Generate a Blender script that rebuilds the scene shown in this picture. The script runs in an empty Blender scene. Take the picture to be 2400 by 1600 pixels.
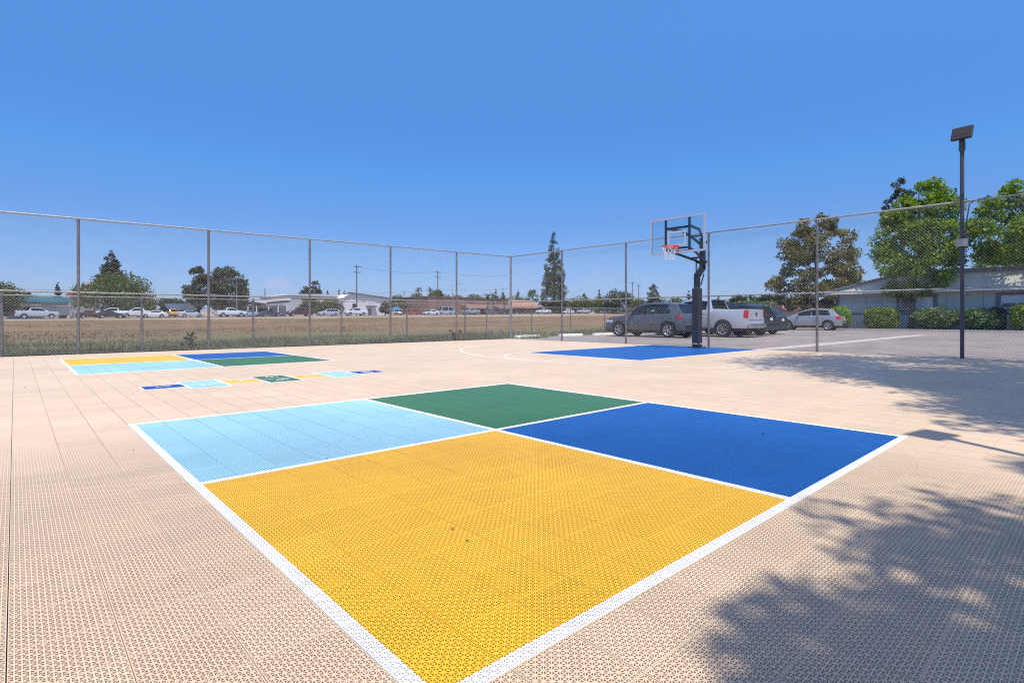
import bpy, math, random
import numpy as np
from mathutils import Vector, Matrix
random.seed(7); rng = np.random.default_rng(11)
R = math.radians
scene = bpy.context.scene
col = scene.collection

# ------------------------------------------------------------------ layout: metres, x along the court's long tile rows, y towards the field
T = 0.254                     # one floor tile
CAM = (-0.745, -1.105, 0.983)
YAW = 0.8328
FPX, HOR = 1281.7, 743.4      # focal length and horizon measured on the photograph (2400 px wide)
FW = (math.cos(YAW), math.sin(YAW)); RT = (math.sin(YAW), -math.cos(YAW))
TOP = 0.026                   # top of the floor tiles

def at(px, D):
    """plan position at distance D ahead, in the bearing of column px"""
    l = D*(px-1200)/FPX
    return CAM[0]+D*FW[0]+l*RT[0], CAM[1]+D*FW[1]+l*RT[1]
def hgt(py, D): return CAM[2]+(HOR-py)*D/FPX
def on_y(px, v):
    X = (px-1200)/FPX; D = (v-CAM[1])/(FW[1]+X*RT[1])
    return CAM[0]+D*(FW[0]+X*RT[0]), D
def on_x(px, u):
    X = (px-1200)/FPX; D = (u-CAM[0])/(FW[0]+X*RT[0])
    return CAM[1]+D*(FW[1]+X*RT[1]), D
def sstep(a, b, x):
    t = min(1, max(0, (x-a)/(b-a))); return t*t*(3-2*t)
def terrain(u, v):
    uu = min(320, max(-20, u))
    k = min(1, max(0, (v-17.6)/110))
    if u > 14: k *= sstep(19, 30, v)
    far = min(1.0, max(0, (v-150)/400))*4
    return (0.7+0.0105*uu)*k + far - 0.02

# ------------------------------------------------------------------ materials
def nodes_of(name):
    m = bpy.data.materials.new(name); m.use_nodes = True
    nt = m.node_tree; return m, nt, nt.nodes, nt.links, nt.nodes['Principled BSDF']
_mats = {}
def mat(name, c, rough=0.6, metal=0.0, var=0.12, scale=6.0, spec=0.5, bump=0.0, coat=0.0, c2=None, detail=4):
    if name in _mats: return _mats[name]
    m, nt, N, L, b = nodes_of(name)
    b.inputs['Roughness'].default_value = rough; b.inputs['Metallic'].default_value = metal
    b.inputs['Specular IOR Level'].default_value = spec
    b.inputs['Coat Weight'].default_value = coat
    b.inputs['Coat Roughness'].default_value = 0.06
    geo = N.new('ShaderNodeTexCoord'); no = N.new('ShaderNodeTexNoise')
    no.inputs['Scale'].default_value = scale; no.inputs['Detail'].default_value = detail
    L.new(geo.outputs['Object'], no.inputs['Vector'])
    mx = N.new('ShaderNodeMix'); mx.data_type = 'RGBA'
    lo = c2 if c2 else tuple(x*(1-var) for x in c); hi = c if c2 else tuple(min(1, x*(1+var)) for x in c)
    mx.inputs['A'].default_value = (*lo, 1); mx.inputs['B'].default_value = (*hi, 1)
    mr = N.new('ShaderNodeMapRange'); mr.inputs['From Min'].default_value = .3; mr.inputs['From Max'].default_value = .7
    L.new(no.outputs['Fac'], mr.inputs['Value']); L.new(mr.outputs['Result'], mx.inputs['Factor'])
    L.new(mx.outputs['Result'], b.inputs['Base Color'])
    if bump:
        bp = N.new('ShaderNodeBump'); bp.inputs['Strength'].default_value = bump; bp.inputs['Distance'].default_value = .02
        L.new(no.outputs['Fac'], bp.inputs['Height']); L.new(bp.outputs['Normal'], b.inputs['Normal'])
    _mats[name] = m; return m
def paint(name, c, metal=0.0, rough=0.32): return mat(name, c, rough, metal, .04, 2.0, .5, 0, .7)
def glass_dark(name='vehicle glass', c=(.010, .014, .016)):
    return mat(name, c, .06, 0, .05, 2, .32)
def clear_glass():
    if 'clear glass' in _mats: return _mats['clear glass']
    m, nt, N, L, b = nodes_of('clear glass')
    tr = N.new('ShaderNodeBsdfTransparent'); tr.inputs['Color'].default_value = (.90, .955, .965, 1)
    gl = N.new('ShaderNodeBsdfGlossy'); gl.inputs['Roughness'].default_value = .02
    fr = N.new('ShaderNodeFresnel'); fr.inputs['IOR'].default_value = 1.45
    mx = N.new('ShaderNodeMixShader'); L.new(fr.outputs[0], mx.inputs[0]); L.new(tr.outputs[0], mx.inputs[1]); L.new(gl.outputs[0], mx.inputs[2])
    L.new(mx.outputs[0], N['Material Output'].inputs['Surface']); _mats['clear glass'] = m; return m
def leaf_mat(name, dark, light, trans=.3, rough=.55, third=None):
    """leaves: every leaf its own tone between the two colours"""
    if name in _mats: return _mats[name]
    m, nt, N, L, b = nodes_of(name)
    g = N.new('ShaderNodeNewGeometry'); cr = N.new('ShaderNodeValToRGB')
    cr.color_ramp.elements[0].color = (*dark, 1); cr.color_ramp.elements[1].color = (*light, 1)
    if third: e = cr.color_ramp.elements.new(.86); e.color = (*light, 1); cr.color_ramp.elements[2].color = (*third, 1)
    L.new(g.outputs['Random Per Island'], cr.inputs['Fac']); L.new(cr.outputs['Color'], b.inputs['Base Color'])
    b.inputs['Roughness'].default_value = rough; b.inputs['Specular IOR Level'].default_value = .35
    t = N.new('ShaderNodeBsdfTranslucent'); L.new(cr.outputs['Color'], t.inputs['Color'])
    mx = N.new('ShaderNodeMixShader'); mx.inputs[0].default_value = trans
    L.new(b.outputs[0], mx.inputs[1]); L.new(t.outputs[0], mx.inputs[2]); L.new(mx.outputs[0], N['Material Output'].inputs['Surface'])
    _mats[name] = m; return m

def tile_group():
    """pattern of the open-rib floor tile: 16x16 ribs per tile with diagonals, solid rim, joint gap"""
    g = bpy.data.node_groups.new('open rib pattern', 'ShaderNodeTree')
    g.interface.new_socket('Solid', in_out='OUTPUT', socket_type='NodeSocketFloat')
    g.interface.new_socket('Tone', in_out='OUTPUT', socket_type='NodeSocketFloat')
    N, L = g.nodes, g.links
    out = N.new('NodeGroupOutput'); geo = N.new('ShaderNodeNewGeometry'); sp = N.new('ShaderNodeSeparateXYZ')
    L.new(geo.outputs['Position'], sp.inputs[0])
    def M(op, a, b=None, c=None):
        n = N.new('ShaderNodeMath'); n.operation = op
        for i, x in enumerate((a, b, c)):
            if x is None: continue
            if isinstance(x, (int, float)): n.inputs[i].default_value = x
            else: L.new(x, n.inputs[i])
        return n.outputs[0]
    tx = M('DIVIDE', sp.outputs['X'], T); ty = M('DIVIDE', sp.outputs['Y'], T)
    x = M('MULTIPLY', tx, 16); y = M('MULTIPLY', ty, 16)
    def near(v, per):   # distance to nearest multiple of per
        return M('PINGPONG', v, per/2)
    a = near(x, 1.0); b = near(y, 1.0)
    c = M('MULTIPLY', near(M('ADD', x, y), 2.0), .7071); d = M('MULTIPLY', near(M('SUBTRACT', x, y), 2.0), .7071)
    # the open ribs are only resolved on the near tiles; farther out the floor closes up to a plain surface
    ln = N.new('ShaderNodeVectorMath'); ln.operation = 'LENGTH'; L.new(geo.outputs['Position'], ln.inputs[0])
    cl = N.new('ShaderNodeMapRange'); cl.interpolation_type = 'SMOOTHSTEP'; cl.inputs['From Min'].default_value = 2.2; cl.inputs['From Max'].default_value = 9.0; cl.inputs['To Max'].default_value = .40; L.new(ln.outputs['Value'], cl.inputs['Value'])
    sol = M('MAXIMUM', M('LESS_THAN', M('MINIMUM', a, b), M('ADD', cl.outputs[0], .128)), M('LESS_THAN', M('MINIMUM', c, d), M('ADD', cl.outputs[0], .113)))
    ex = near(tx, 1.0); ey = near(ty, 1.0)
    rim = M('MAXIMUM', M('LESS_THAN', ex, .016), M('LESS_THAN', ey, .016))
    gap = M('MAXIMUM', M('LESS_THAN', ex, .0062), M('LESS_THAN', ey, .0020))
    sol = M('MULTIPLY', M('MAXIMUM', sol, rim), M('SUBTRACT', 1.0, gap))
    L.new(sol, out.inputs['Solid'])
    # each moulded tile has a very slightly different tone
    fl = N.new('ShaderNodeCombineXYZ'); L.new(M('FLOOR', tx), fl.inputs[0]); L.new(M('FLOOR', ty), fl.inputs[1])
    wn = N.new('ShaderNodeTexWhiteNoise'); wn.noise_dimensions = '2D'; L.new(fl.outputs[0], wn.inputs['Vector'])
    no = N.new('ShaderNodeTexNoise'); no.inputs['Scale'].default_value = .7; no.inputs['Detail'].default_value = 5; L.new(geo.outputs['Position'], no.inputs['Vector'])
    mp1 = N.new('ShaderNodeMapping'); mp1.inputs['Scale'].default_value = (9, 1.6, 1); mp1.inputs['Rotation'].default_value = (0, 0, .5); L.new(geo.outputs['Position'], mp1.inputs[0])
    n2 = N.new('ShaderNodeTexNoise'); n2.inputs['Scale'].default_value = 1.3; n2.inputs['Detail'].default_value = 4; L.new(mp1.outputs[0], n2.inputs['Vector'])
    n3 = N.new('ShaderNodeTexNoise'); n3.inputs['Scale'].default_value = 3.2; n3.inputs['Detail'].default_value = 8; n3.inputs['Roughness'].default_value = .75; L.new(geo.outputs['Position'], n3.inputs['Vector'])
    sc = N.new('ShaderNodeMapRange'); sc.inputs['From Min'].default_value = .66; sc.inputs['From Max'].default_value = .80; sc.inputs['To Max'].default_value = -.09; L.new(n2.outputs['Fac'], sc.inputs['Value'])
    dr = N.new('ShaderNodeMapRange'); dr.inputs['From Min'].default_value = .58; dr.inputs['From Max'].default_value = .78; dr.inputs['To Max'].default_value = -.13; L.new(n3.outputs['Fac'], dr.inputs['Value'])
    tone = M('ADD', M('MULTIPLY', wn.outputs['Value'], .08), M('MULTIPLY_ADD', no.outputs['Fac'], .30, .81))
    L.new(M('ADD', tone, M('ADD', sc.outputs[0], dr.outputs[0])), out.inputs['Tone'])
    return g
TG = tile_group()
def tile_mat(name, c, rough=.42):
    m, nt, N, L, b = nodes_of(name)
    g = N.new('ShaderNodeGroup'); g.node_tree = TG
    b.inputs['Roughness'].default_value = rough; b.inputs['Specular IOR Level'].default_value = .4
    mx = N.new('ShaderNodeMix'); mx.data_type = 'RGBA'; mx.blend_type = 'MULTIPLY'; mx.inputs['Factor'].default_value = 1
    mx.inputs['A'].default_value = (*c, 1); L.new(g.outputs['Tone'], mx.inputs['B']); L.new(mx.outputs['Result'], b.inputs['Base Color'])
    tr = N.new('ShaderNodeBsdfTransparent'); ms = N.new('ShaderNodeMixShader')
    L.new(g.outputs['Solid'], ms.inputs[0]); L.new(tr.outputs[0], ms.inputs[1]); L.new(b.outputs[0], ms.inputs[2])
    L.new(ms.outputs[0], N['Material Output'].inputs['Surface']); return m

# ------------------------------------------------------------------ mesh helpers
class MB:
    def __init__(s): s.v = []; s.f = []
    def quad(s, *p): n = len(s.v); s.v += [tuple(q) for q in p]; s.f.append(tuple(range(n, n+len(p))))
    def box(s, x0, x1, y0, y1, z0, z1):
        n = len(s.v)
        s.v += [(x0,y0,z0),(x1,y0,z0),(x1,y1,z0),(x0,y1,z0),(x0,y0,z1),(x1,y0,z1),(x1,y1,z1),(x0,y1,z1)]
        s.f += [tuple(n+i for i in q) for q in ((3,2,1,0),(4,5,6,7),(0,1,5,4),(1,2,6,5),(2,3,7,6),(3,0,4,7))]
    def cbox(s, c, d, rot=None, ch=0.0):
        """box of size d at c, optional rotation matrix, chamfered vertical+horizontal edges when ch"""
        hx, hy, hz = d[0]/2, d[1]/2, d[2]/2; n = len(s.v); pts = []
        if ch:
            ring = [(-hx+ch,-hy),(hx-ch,-hy),(hx,-hy+ch),(hx,hy-ch),(hx-ch,hy),(-hx+ch,hy),(-hx,hy-ch),(-hx,-hy+ch)]
            inn = [(x*(1-ch/hx), y*(1-ch/hy)) for x, y in ring]
            lay = [(inn,-hz),(ring,-hz+ch),(ring,hz-ch),(inn,hz)]
            for rg, z in lay: pts += [(x,y,z) for x, y in rg]
            fs = [tuple(range(7,-1,-1)), tuple(range(24,32))]
            for k in range(3):
                for i in range(8): fs.append((k*8+i, k*8+(i+1)%8, k*8+8+(i+1)%8, k*8+8+i))
        else:
            pts = [(-hx,-hy,-hz),(hx,-hy,-hz),(hx,hy,-hz),(-hx,hy,-hz),(-hx,-hy,hz),(hx,-hy,hz),(hx,hy,hz),(-hx,hy,hz)]
            fs = ((3,2,1,0),(4,5,6,7),(0,1,5,4),(1,2,6,5),(2,3,7,6),(3,0,4,7))
        for p in pts:
            q = Vector(p)
            if rot is not None: q = rot @ q
            s.v.append((q.x+c[0], q.y+c[1], q.z+c[2]))
        s.f += [tuple(n+i for i in f) for f in fs]
    def tube(s, path, rad, n=8, caps=True):
        P = [Vector(p) for p in path]; rr = rad if isinstance(rad, (list, tuple)) else [rad]*len(P)
        base = len(s.v); up = None
        for i, p in enumerate(P):
            d = (P[min(i+1, len(P)-1)]-P[max(i-1, 0)]).normalized()
            if up is None:
                a = Vector((0,0,1)) if abs(d.z) < .9 else Vector((1,0,0)); up = d.cross(a).normalized()
            up = (up-d*up.dot(d)).normalized(); w = d.cross(up)
            for k in range(n):
                t = 2*math.pi*(k+.5)/n; q = p+(up*math.cos(t)+w*math.sin(t))*rr[i]; s.v.append(tuple(q))
        for i in range(len(P)-1):
            for k in range(n):
                a, b = base+i*n+k, base+i*n+(k+1)%n; s.f.append((a, b, b+n, a+n))
        if caps: s.f.append(tuple(base+k for k in range(n-1,-1,-1))); s.f.append(tuple(base+(len(P)-1)*n+k for k in range(n)))
    def bar(s, a, b, w, h):
        """rectangular bar from a to b"""
        a, b = Vector(a), Vector(b); d = b-a; L = d.length; d.normalize()
        up = Vector((0,0,1)) if abs(d.z) < .95 else Vector((1,0,0)); x = d.cross(up).normalized(); z = x.cross(d)
        m = Matrix((x, d, z)).transposed(); c = (a+b)/2; s.cbox(c, (w, L, h), m)
    def lathe(s, prof, n=24, axis='z', c=(0,0,0), close=False):
        base = len(s.v)
        for r, z in prof:
            for k in range(n):
                t = 2*math.pi*k/n; x, y = r*math.cos(t), r*math.sin(t)
                p = (x,y,z) if axis == 'z' else (x,z,y) if axis == 'y' else (z,x,y)
                s.v.append((p[0]+c[0], p[1]+c[1], p[2]+c[2]))
        for i in range(len(prof)-1 + (1 if close else 0)):
            for k in range(n):
                j = (i+1) % len(prof)
                s.f.append((base+i*n+k, base+i*n+(k+1)%n, base+j*n+(k+1)%n, base+j*n+k))
    def prism(s, poly, a, b, axis='y'):
        """polygon (p,q) swept along axis from a to b"""
        def P(p, q, t): return (p, t, q) if axis == 'y' else (t, p, q) if axis == 'x' else (p, q, t)
        n = len(s.v); k = len(poly)
        s.v += [P(p, q, a) for p, q in poly]+[P(p, q, b) for p, q in poly]
        s.f += [tuple(range(n+k-1, n-1, -1)), tuple(range(n+k, n+2*k))]
        for i in range(k): j = (i+1) % k; s.f.append((n+i, n+j, n+k+j, n+k+i))
    def mesh(s, name, m, smooth=False):
        me = bpy.data.meshes.new(name); me.from_pydata(s.v, [], s.f); me.materials.append(m)
        if smooth:
            me.polygons.foreach_set('use_smooth', [True]*len(me.polygons))
            try: me.set_sharp_from_angle(angle=R(38))
            except Exception: pass
        import bmesh
        bm = bmesh.new(); bm.from_mesh(me); bmesh.ops.recalc_face_normals(bm, faces=bm.faces); bm.to_mesh(me); bm.free()
        return me
    def build(s, name, m, parent=None, smooth=False):
        return link(name, s.mesh(name, m, smooth), parent)
def link(name, data, parent=None):
    o = bpy.data.objects.new(name, data); col.objects.link(o)
    if parent is not None: o.parent = parent
    return o
def npmesh(name, V, F, m):
    """fast mesh from numpy arrays; F (n,k)"""
    me = bpy.data.meshes.new(name); n, k = F.shape
    me.vertices.add(len(V)); me.vertices.foreach_set('co', np.ascontiguousarray(V, np.float32).ravel())
    me.loops.add(n*k); me.loops.foreach_set('vertex_index', np.ascontiguousarray(F, np.int32).ravel())
    me.polygons.add(n); me.polygons.foreach_set('loop_start', np.arange(0, n*k, k, dtype=np.int32))
    me.update(calc_edges=True); me.validate(); me.materials.append(m); return me
def tag(o, label=None, cat=None, group=None, kind=None):
    if label: o['label'] = label
    if cat: o['category'] = cat
    if group: o['group'] = group
    if kind: o['kind'] = kind
    return o
def thing(name, label, cat, loc=(0,0,0), rz=0, group=None):
    o = bpy.data.objects.new(name, None); col.objects.link(o); o.empty_display_size = .2
    o.location = loc; o.rotation_euler = (0, 0, rz); return tag(o, label, cat, group)
def structure(name, o_or_mesh, label=None):
    o = link(name, o_or_mesh) if isinstance(o_or_mesh, bpy.types.Mesh) else o_or_mesh
    return tag(o, label, None, None, 'structure')
def copy_tree(o, parent=None):
    c = o.copy(); col.objects.link(c)
    if parent is not None: c.parent = parent
    for ch in list(o.children): copy_tree(ch, c)
    return c

# ------------------------------------------------------------------ camera, sun, sky
cd = bpy.data.cameras.new('camera'); cam = bpy.data.objects.new('camera', cd); col.objects.link(cam); scene.camera = cam
cam.location = CAM; cam.rotation_euler = (R(90), 0, YAW-R(90))
cd.sensor_width = 36; cd.lens = FPX/2400*36; cd.shift_y = -(800-HOR)/2400; cd.clip_start = .05; cd.clip_end = 6000
SHX, SHY = 0.20, 0.33        # shadow offset per metre of height
sd = Vector((-SHX, -SHY, 1)).normalized()
sun = bpy.data.lights.new('sun', 'SUN'); so = bpy.data.objects.new('sun', sun); col.objects.link(so)
sun.energy = 3.6; sun.angle = R(.55); sun.color = (1, .935, .83)
so.rotation_euler = sd.to_track_quat('Z', 'Y').to_euler(); so.location = (0, 0, 60)
W = bpy.data.worlds.new('World'); scene.world = W; W.use_nodes = True
wn = W.node_tree; N, L = wn.nodes, wn.links
bg = N['Background']; sky = N.new('ShaderNodeTexSky'); sky.sky_type = 'NISHITA'; sky.sun_disc = False
sky.sun_elevation = math.asin(sd.z); sky.sun_rotation = math.atan2(sd.x, sd.y)
sky.air_density = 1.0; sky.dust_density = .6; sky.ozone_density = 2.0; sky.altitude = 80
bg.inputs['Strength'].default_value = 0.15
# faint high cloud low over the horizon
tc = N.new('ShaderNodeTexCoord'); mp = N.new('ShaderNodeMapping'); mp.inputs['Scale'].default_value = (2.2, 2.2, 9)
no = N.new('ShaderNodeTexNoise'); no.inputs['Scale'].default_value = 2.2; no.inputs['Detail'].default_value = 7; no.inputs['Roughness'].default_value = .6
L.new(tc.outputs['Generated'], mp.inputs[0]); L.new(mp.outputs[0], no.inputs['Vector'])
sp = N.new('ShaderNodeSeparateXYZ'); L.new(tc.outputs['Generated'], sp.inputs[0])
m1 = N.new('ShaderNodeMapRange'); m1.inputs['From Min'].default_value = .52; m1.inputs['From Max'].default_value = .8; m1.inputs['To Max'].default_value = .30
L.new(no.outputs['Fac'], m1.inputs['Value'])
m2 = N.new('ShaderNodeMapRange'); m2.inputs['From Min'].default_value = .17; m2.inputs['From Max'].default_value = .03; L.new(sp.outputs['Z'], m2.inputs['Value'])
mu = N.new('ShaderNodeMath'); mu.operation = 'MULTIPLY'; L.new(m1.outputs[0], mu.inputs[0]); L.new(m2.outputs[0], mu.inputs[1])
mc = N.new('ShaderNodeMix'); mc.data_type = 'RGBA'; mc.inputs['B'].default_value = (2.4, 2.7, 4.0, 1)

cdir = Vector((FW[0]-.425*RT[0], FW[1]-.425*RT[1], .062)).normalized()
vd = N.new('ShaderNodeVectorMath'); vd.operation = 'SUBTRACT'; L.new(tc.outputs['Generated'], vd.inputs[0]); vd.inputs[1].default_value = cdir
vs_ = N.new('ShaderNodeVectorMath'); vs_.operation = 'MULTIPLY'; L.new(vd.outputs[0], vs_.inputs[0]); vs_.inputs[1].default_value = (1, 1, 2.4)
vl = N.new('ShaderNodeVectorMath'); vl.operation = 'LENGTH'; L.new(vs_.outputs[0], vl.inputs[0])
cn = N.new('ShaderNodeTexNoise'); cn.inputs['Scale'].default_value = 60; cn.inputs['Detail'].default_value = 6; L.new(tc.outputs['Generated'], cn.inputs['Vector'])
ca = N.new('ShaderNodeMath'); ca.operation = 'MULTIPLY_ADD'; L.new(cn.outputs['Fac'], ca.inputs[0]); ca.inputs[1].default_value = -.040; L.new(vl.outputs['Value'], ca.inputs[2])
cm = N.new('ShaderNodeMapRange'); cm.interpolation_type = 'SMOOTHSTEP'; cm.inputs['From Min'].default_value = .006; cm.inputs['From Max'].default_value = -.008; cm.inputs['To Max'].default_value = .6; L.new(ca.outputs[0], cm.inputs['Value'])
cx = N.new('ShaderNodeMath'); cx.operation = 'MAXIMUM'; L.new(mu.outputs[0], cx.inputs[0]); L.new(cm.outputs[0], cx.inputs[1])
L.new(cx.outputs[0], mc.inputs['Factor']); 
tn = N.new('ShaderNodeValToRGB'); tn.color_ramp.interpolation = 'EASE'; el = tn.color_ramp.elements
for _ in range(3): el.new(.5)
for e_, (p_, c_) in zip(el, ((0.0, (.344,.424,.72)), (.15, (.295,.43,.67)), (.26, (.28,.53,.81)), (.54, (.43,.79,1.10)), (1.0, (1.45,1.0,.85)))): e_.position = p_; e_.color = (*c_, 1)
L.new(sp.outputs['Z'], tn.inputs['Fac'])
mt = N.new('ShaderNodeMix'); mt.data_type = 'RGBA'; mt.blend_type = 'MULTIPLY'; mt.inputs['Factor'].default_value = 1
L.new(sky.outputs[0], mt.inputs['A']); L.new(tn.outputs[0], mt.inputs['B']); L.new(mt.outputs['Result'], mc.inputs['A']); L.new(mc.outputs['Result'], bg.inputs['Color'])
scene.view_settings.view_transform = 'Standard'; scene.view_settings.look = 'None'
scene.view_settings.exposure = 0.5; scene.view_settings.gamma = 1
scene.cycles.use_denoising = False; scene.cycles.use_adaptive_sampling = False; scene.cycles.filter_width = 1.15
scene.cycles.transparent_max_bounces = 12; scene.cycles.max_bounces = 6

# ------------------------------------------------------------------ ground, parking lot, road
def grid_coords(pts, step):
    a = []
    for (x0, s0), (x1, s1) in zip(pts[:-1], pts[1:]): a += list(np.arange(x0, x1-1e-6, s0))
    return a+[pts[-1][0]]
gu = grid_coords([(-500,60),(-80,8),(-12,2),(60,6),(160,20),(400,80),(900,80)], 0)
gv = grid_coords([(-400,60),(-40,12),(-4,3),(17,.6),(32,2),(60,4),(150,12),(300,60),(900,60)], 0)
mb = MB(); nu = len(gu)
for v in gv:
    for u in gu:
        z = terrain(u, v)
        if 17.6 < v < 110 and u < 300: z += (math.sin(u*.31+v*.17)*.05+math.sin(u*.093-v*.23)*.07)*sstep(18,26,v)*(1 if u < 14 else sstep(21,30,v))
        mb.v.append((u, v, z-.06 if (v <= 17.6 or (u > 14 and v < 19)) else z))
for j in range(len(gv)-1):
    for i in range(nu-1): mb.f.append((j*nu+i, j*nu+i+1, (j+1)*nu+i+1, (j+1)*nu+i))
gm, nt, N, L, b = nodes_of('dry field soil and grass')
tc = N.new('ShaderNodeTexCoord'); s3 = N.new('ShaderNodeSeparateXYZ'); L.new(tc.outputs['Object'], s3.inputs[0])
def noise(scale, det=6, rough=.6, vec=None, stretch=None):
    n = N.new('ShaderNodeTexNoise'); n.inputs['Scale'].default_value = scale; n.inputs['Detail'].default_value = det; n.inputs['Roughness'].default_value = rough
    if stretch:
        mpp = N.new('ShaderNodeMapping'); mpp.inputs['Scale'].default_value = stretch; L.new(tc.outputs['Object'], mpp.inputs[0]); L.new(mpp.outputs[0], n.inputs['Vector'])
    else: L.new(tc.outputs['Object'], n.inputs['Vector'])
    return n
def ramp(src, stops):
    r = N.new('ShaderNodeValToRGB'); e = r.color_ramp.elements
    while len(e) < len(stops): e.new(.5)
    for k, (p, c) in enumerate(stops): e[k].position = p; e[k].color = (*c, 1)
    L.new(src, r.inputs['Fac']); return r
n1 = noise(.12, 8, .7, stretch=(.6, 1.6, 1)); n2 = noise(2.5, 6); n3 = noise(.05, 5, stretch=(.5, 2.5, 1))
dry = ramp(n1.outputs['Fac'], [(.28, (.205, .12, .068)), (.42, (.235, .142, .082)), (.54, (.165, .12, .066)), (.66, (.105, .102, .05)), (.8, (.20, .13, .076))])
grn = ramp(n2.outputs['Fac'], [(.3, (.075, .095, .042)), (.55, (.14, .15, .075)), (.75, (.22, .17, .10))])
mm = N.new('ShaderNodeMapRange'); mm.inputs['From Min'].default_value = 36; mm.inputs['From Max'].default_value = 20
ad = N.new('ShaderNodeMath'); ad.operation = 'MULTIPLY_ADD'; L.new(n3.outputs['Fac'], ad.inputs[0]); ad.inputs[1].default_value = -44; L.new(s3.outputs['Y'], ad.inputs[2])
ad2 = N.new('ShaderNodeMath'); ad2.operation = 'ADD'; L.new(ad.outputs[0], ad2.inputs[0]); ad2.inputs[1].default_value = 23
L.new(ad2.outputs[0], mm.inputs['Value'])
mx = N.new('ShaderNodeMix'); mx.data_type = 'RGBA'; L.new(mm.outputs[0], mx.inputs['Factor']); L.new(dry.outputs[0], mx.inputs['A']); L.new(grn.outputs[0], mx.inputs['B'])
# bare verge along the road edge
vg = N.new('ShaderNodeMapRange'); vg.inputs['From Min'].default_value = 96; vg.inputs['From Max'].default_value = 104; L.new(s3.outputs['Y'], vg.inputs['Value'])
mx2 = N.new('ShaderNodeMix'); mx2.data_type = 'RGBA'; L.new(vg.outputs[0], mx2.inputs['Factor']); L.new(mx.outputs['Result'], mx2.inputs['A']); mx2.inputs['B'].default_value = (.34, .27, .2, 1)
L.new(mx2.outputs['Result'], b.inputs['Base Color']); b.inputs['Roughness'].default_value = .95; b.inputs['Specular IOR Level'].default_value = .1
bp = N.new('ShaderNodeBump'); bp.inputs['Strength'].default_value = .8; bp.inputs['Distance'].default_value = .15; L.new(n2.outputs['Fac'], bp.inputs['Height']); L.new(bp.outputs[0], b.inputs['Normal'])
structure('ground', mb.mesh('ground', gm, True), 'dry brown and green field rising gently from the court fence')

asph, nt, N, L, b = nodes_of('sun bleached asphalt')
tc = N.new('ShaderNodeTexCoord')
n1 = noise(.25, 6, .65); n2 = noise(60, 3); n3 = noise(1.6, 8, .75)
r1 = ramp(n1.outputs['Fac'], [(.3, (.25, .215, .205)), (.55, (.31, .27, .255)), (.72, (.38, .34, .32))])
r2 = ramp(n2.outputs['Fac'], [(.3, (.62, .62, .62)), (.7, (1.15, 1.15, 1.15))])
r3 = ramp(n3.outputs['Fac'], [(.32, (.74, .74, .74)), (.6, (1.0, 1.0, 1.0))])
x1 = N.new('ShaderNodeMix'); x1.data_type = 'RGBA'; x1.blend_type = 'MULTIPLY'; x1.inputs['Factor'].default_value = 1; L.new(r1.outputs[0], x1.inputs['A']); L.new(r2.outputs[0], x1.inputs['B'])
x2 = N.new('ShaderNodeMix'); x2.data_type = 'RGBA'; x2.blend_type = 'MULTIPLY'; x2.inputs['Factor'].default_value = 1; L.new(x1.outputs['Result'], x2.inputs['A']); L.new(r3.outputs[0], x2.inputs['B'])
vo = N.new('ShaderNodeTexVoronoi'); vo.feature = 'DISTANCE_TO_EDGE'; vo.inputs['Scale'].default_value = .32
nw = noise(1.1, 5, .7); va_ = N.new('ShaderNodeVectorMath'); va_.operation = 'MULTIPLY_ADD'; L.new(nw.outputs['Color'], va_.inputs[0]); va_.inputs[1].default_value = (1.1, 1.1, 0); L.new(tc.outputs['Object'], va_.inputs[2]); L.new(va_.outputs[0], vo.inputs['Vector'])
r4 = ramp(vo.outputs['Distance'], [(.0, (.42, .40, .40)), (.012, (1.0, 1.0, 1.0))])
n5 = noise(.55, 3, .5); r5 = ramp(n5.outputs['Fac'], [(.26, (.55, .54, .54)), (.38, (1.0, 1.0, 1.0))])
x3 = N.new('ShaderNodeMix'); x3.data_type = 'RGBA'; x3.blend_type = 'MULTIPLY'; x3.inputs['Factor'].default_value = .8; L.new(x2.outputs['Result'], x3.inputs['A']); L.new(r4.outputs[0], x3.inputs['B'])
x4 = N.new('ShaderNodeMix'); x4.data_type = 'RGBA'; x4.blend_type = 'MULTIPLY'; x4.inputs['Factor'].default_value = .8; L.new(x3.outputs['Result'], x4.inputs['A']); L.new(r5.outputs[0], x4.inputs['B'])
L.new(x4.outputs['Result'], b.inputs['Base Color']); b.inputs['Roughness'].default_value = .9
m = MB(); m.quad((15.9,-40,-.02),(47,-40,-.02),(47,18.9,-.02),(15.9,18.9,-.02))
structure('parking_lot', m.mesh('parking_lot', asph), 'pale worn asphalt parking lot beyond the chain link fence')
m = MB()
for u in range(-200, 400, 10):
    m.quad(*[(uu, vv, terrain(uu, vv)+.05) for uu, vv in ((u,122),(u+10,122),(u+10,134),(u,134))])
structure('road', m.mesh('road', mat('grey road asphalt', (.17,.165,.16), .9, 0, .15, .6)), 'grey road along the far side of the field')
conc = mat('pale concrete', (.46,.43,.40), .85, 0, .12, 3, .3, .2)
m = MB()
for k in range(40): m.box(46.95, 47.15, -40+k*1.52, -40+k*1.52+1.51, -.02, .13)
structure('kerb', m.mesh('kerb', conc), 'pale concrete kerb in front of the grey building')
m = MB(); m.quad((16.0,5.85,-.016),(37.2,5.85,-.016),(37.2,6.5,-.016),(16.0,6.5,-.016))
structure('gutter_strip', m.mesh('gutter_strip', mat('swale concrete', (.43,.39,.365), .85, 0, .18, 2)), 'pale concrete gutter strip crossing the asphalt')
stripe = mat('worn white line paint', (.62,.61,.6), .8, 0, .25, 5)
m = MB()
m.quad((37.1,-30,-.012),(37.22,-30,-.012),(37.22,5.8,-.012),(37.1,5.8,-.012))
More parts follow.
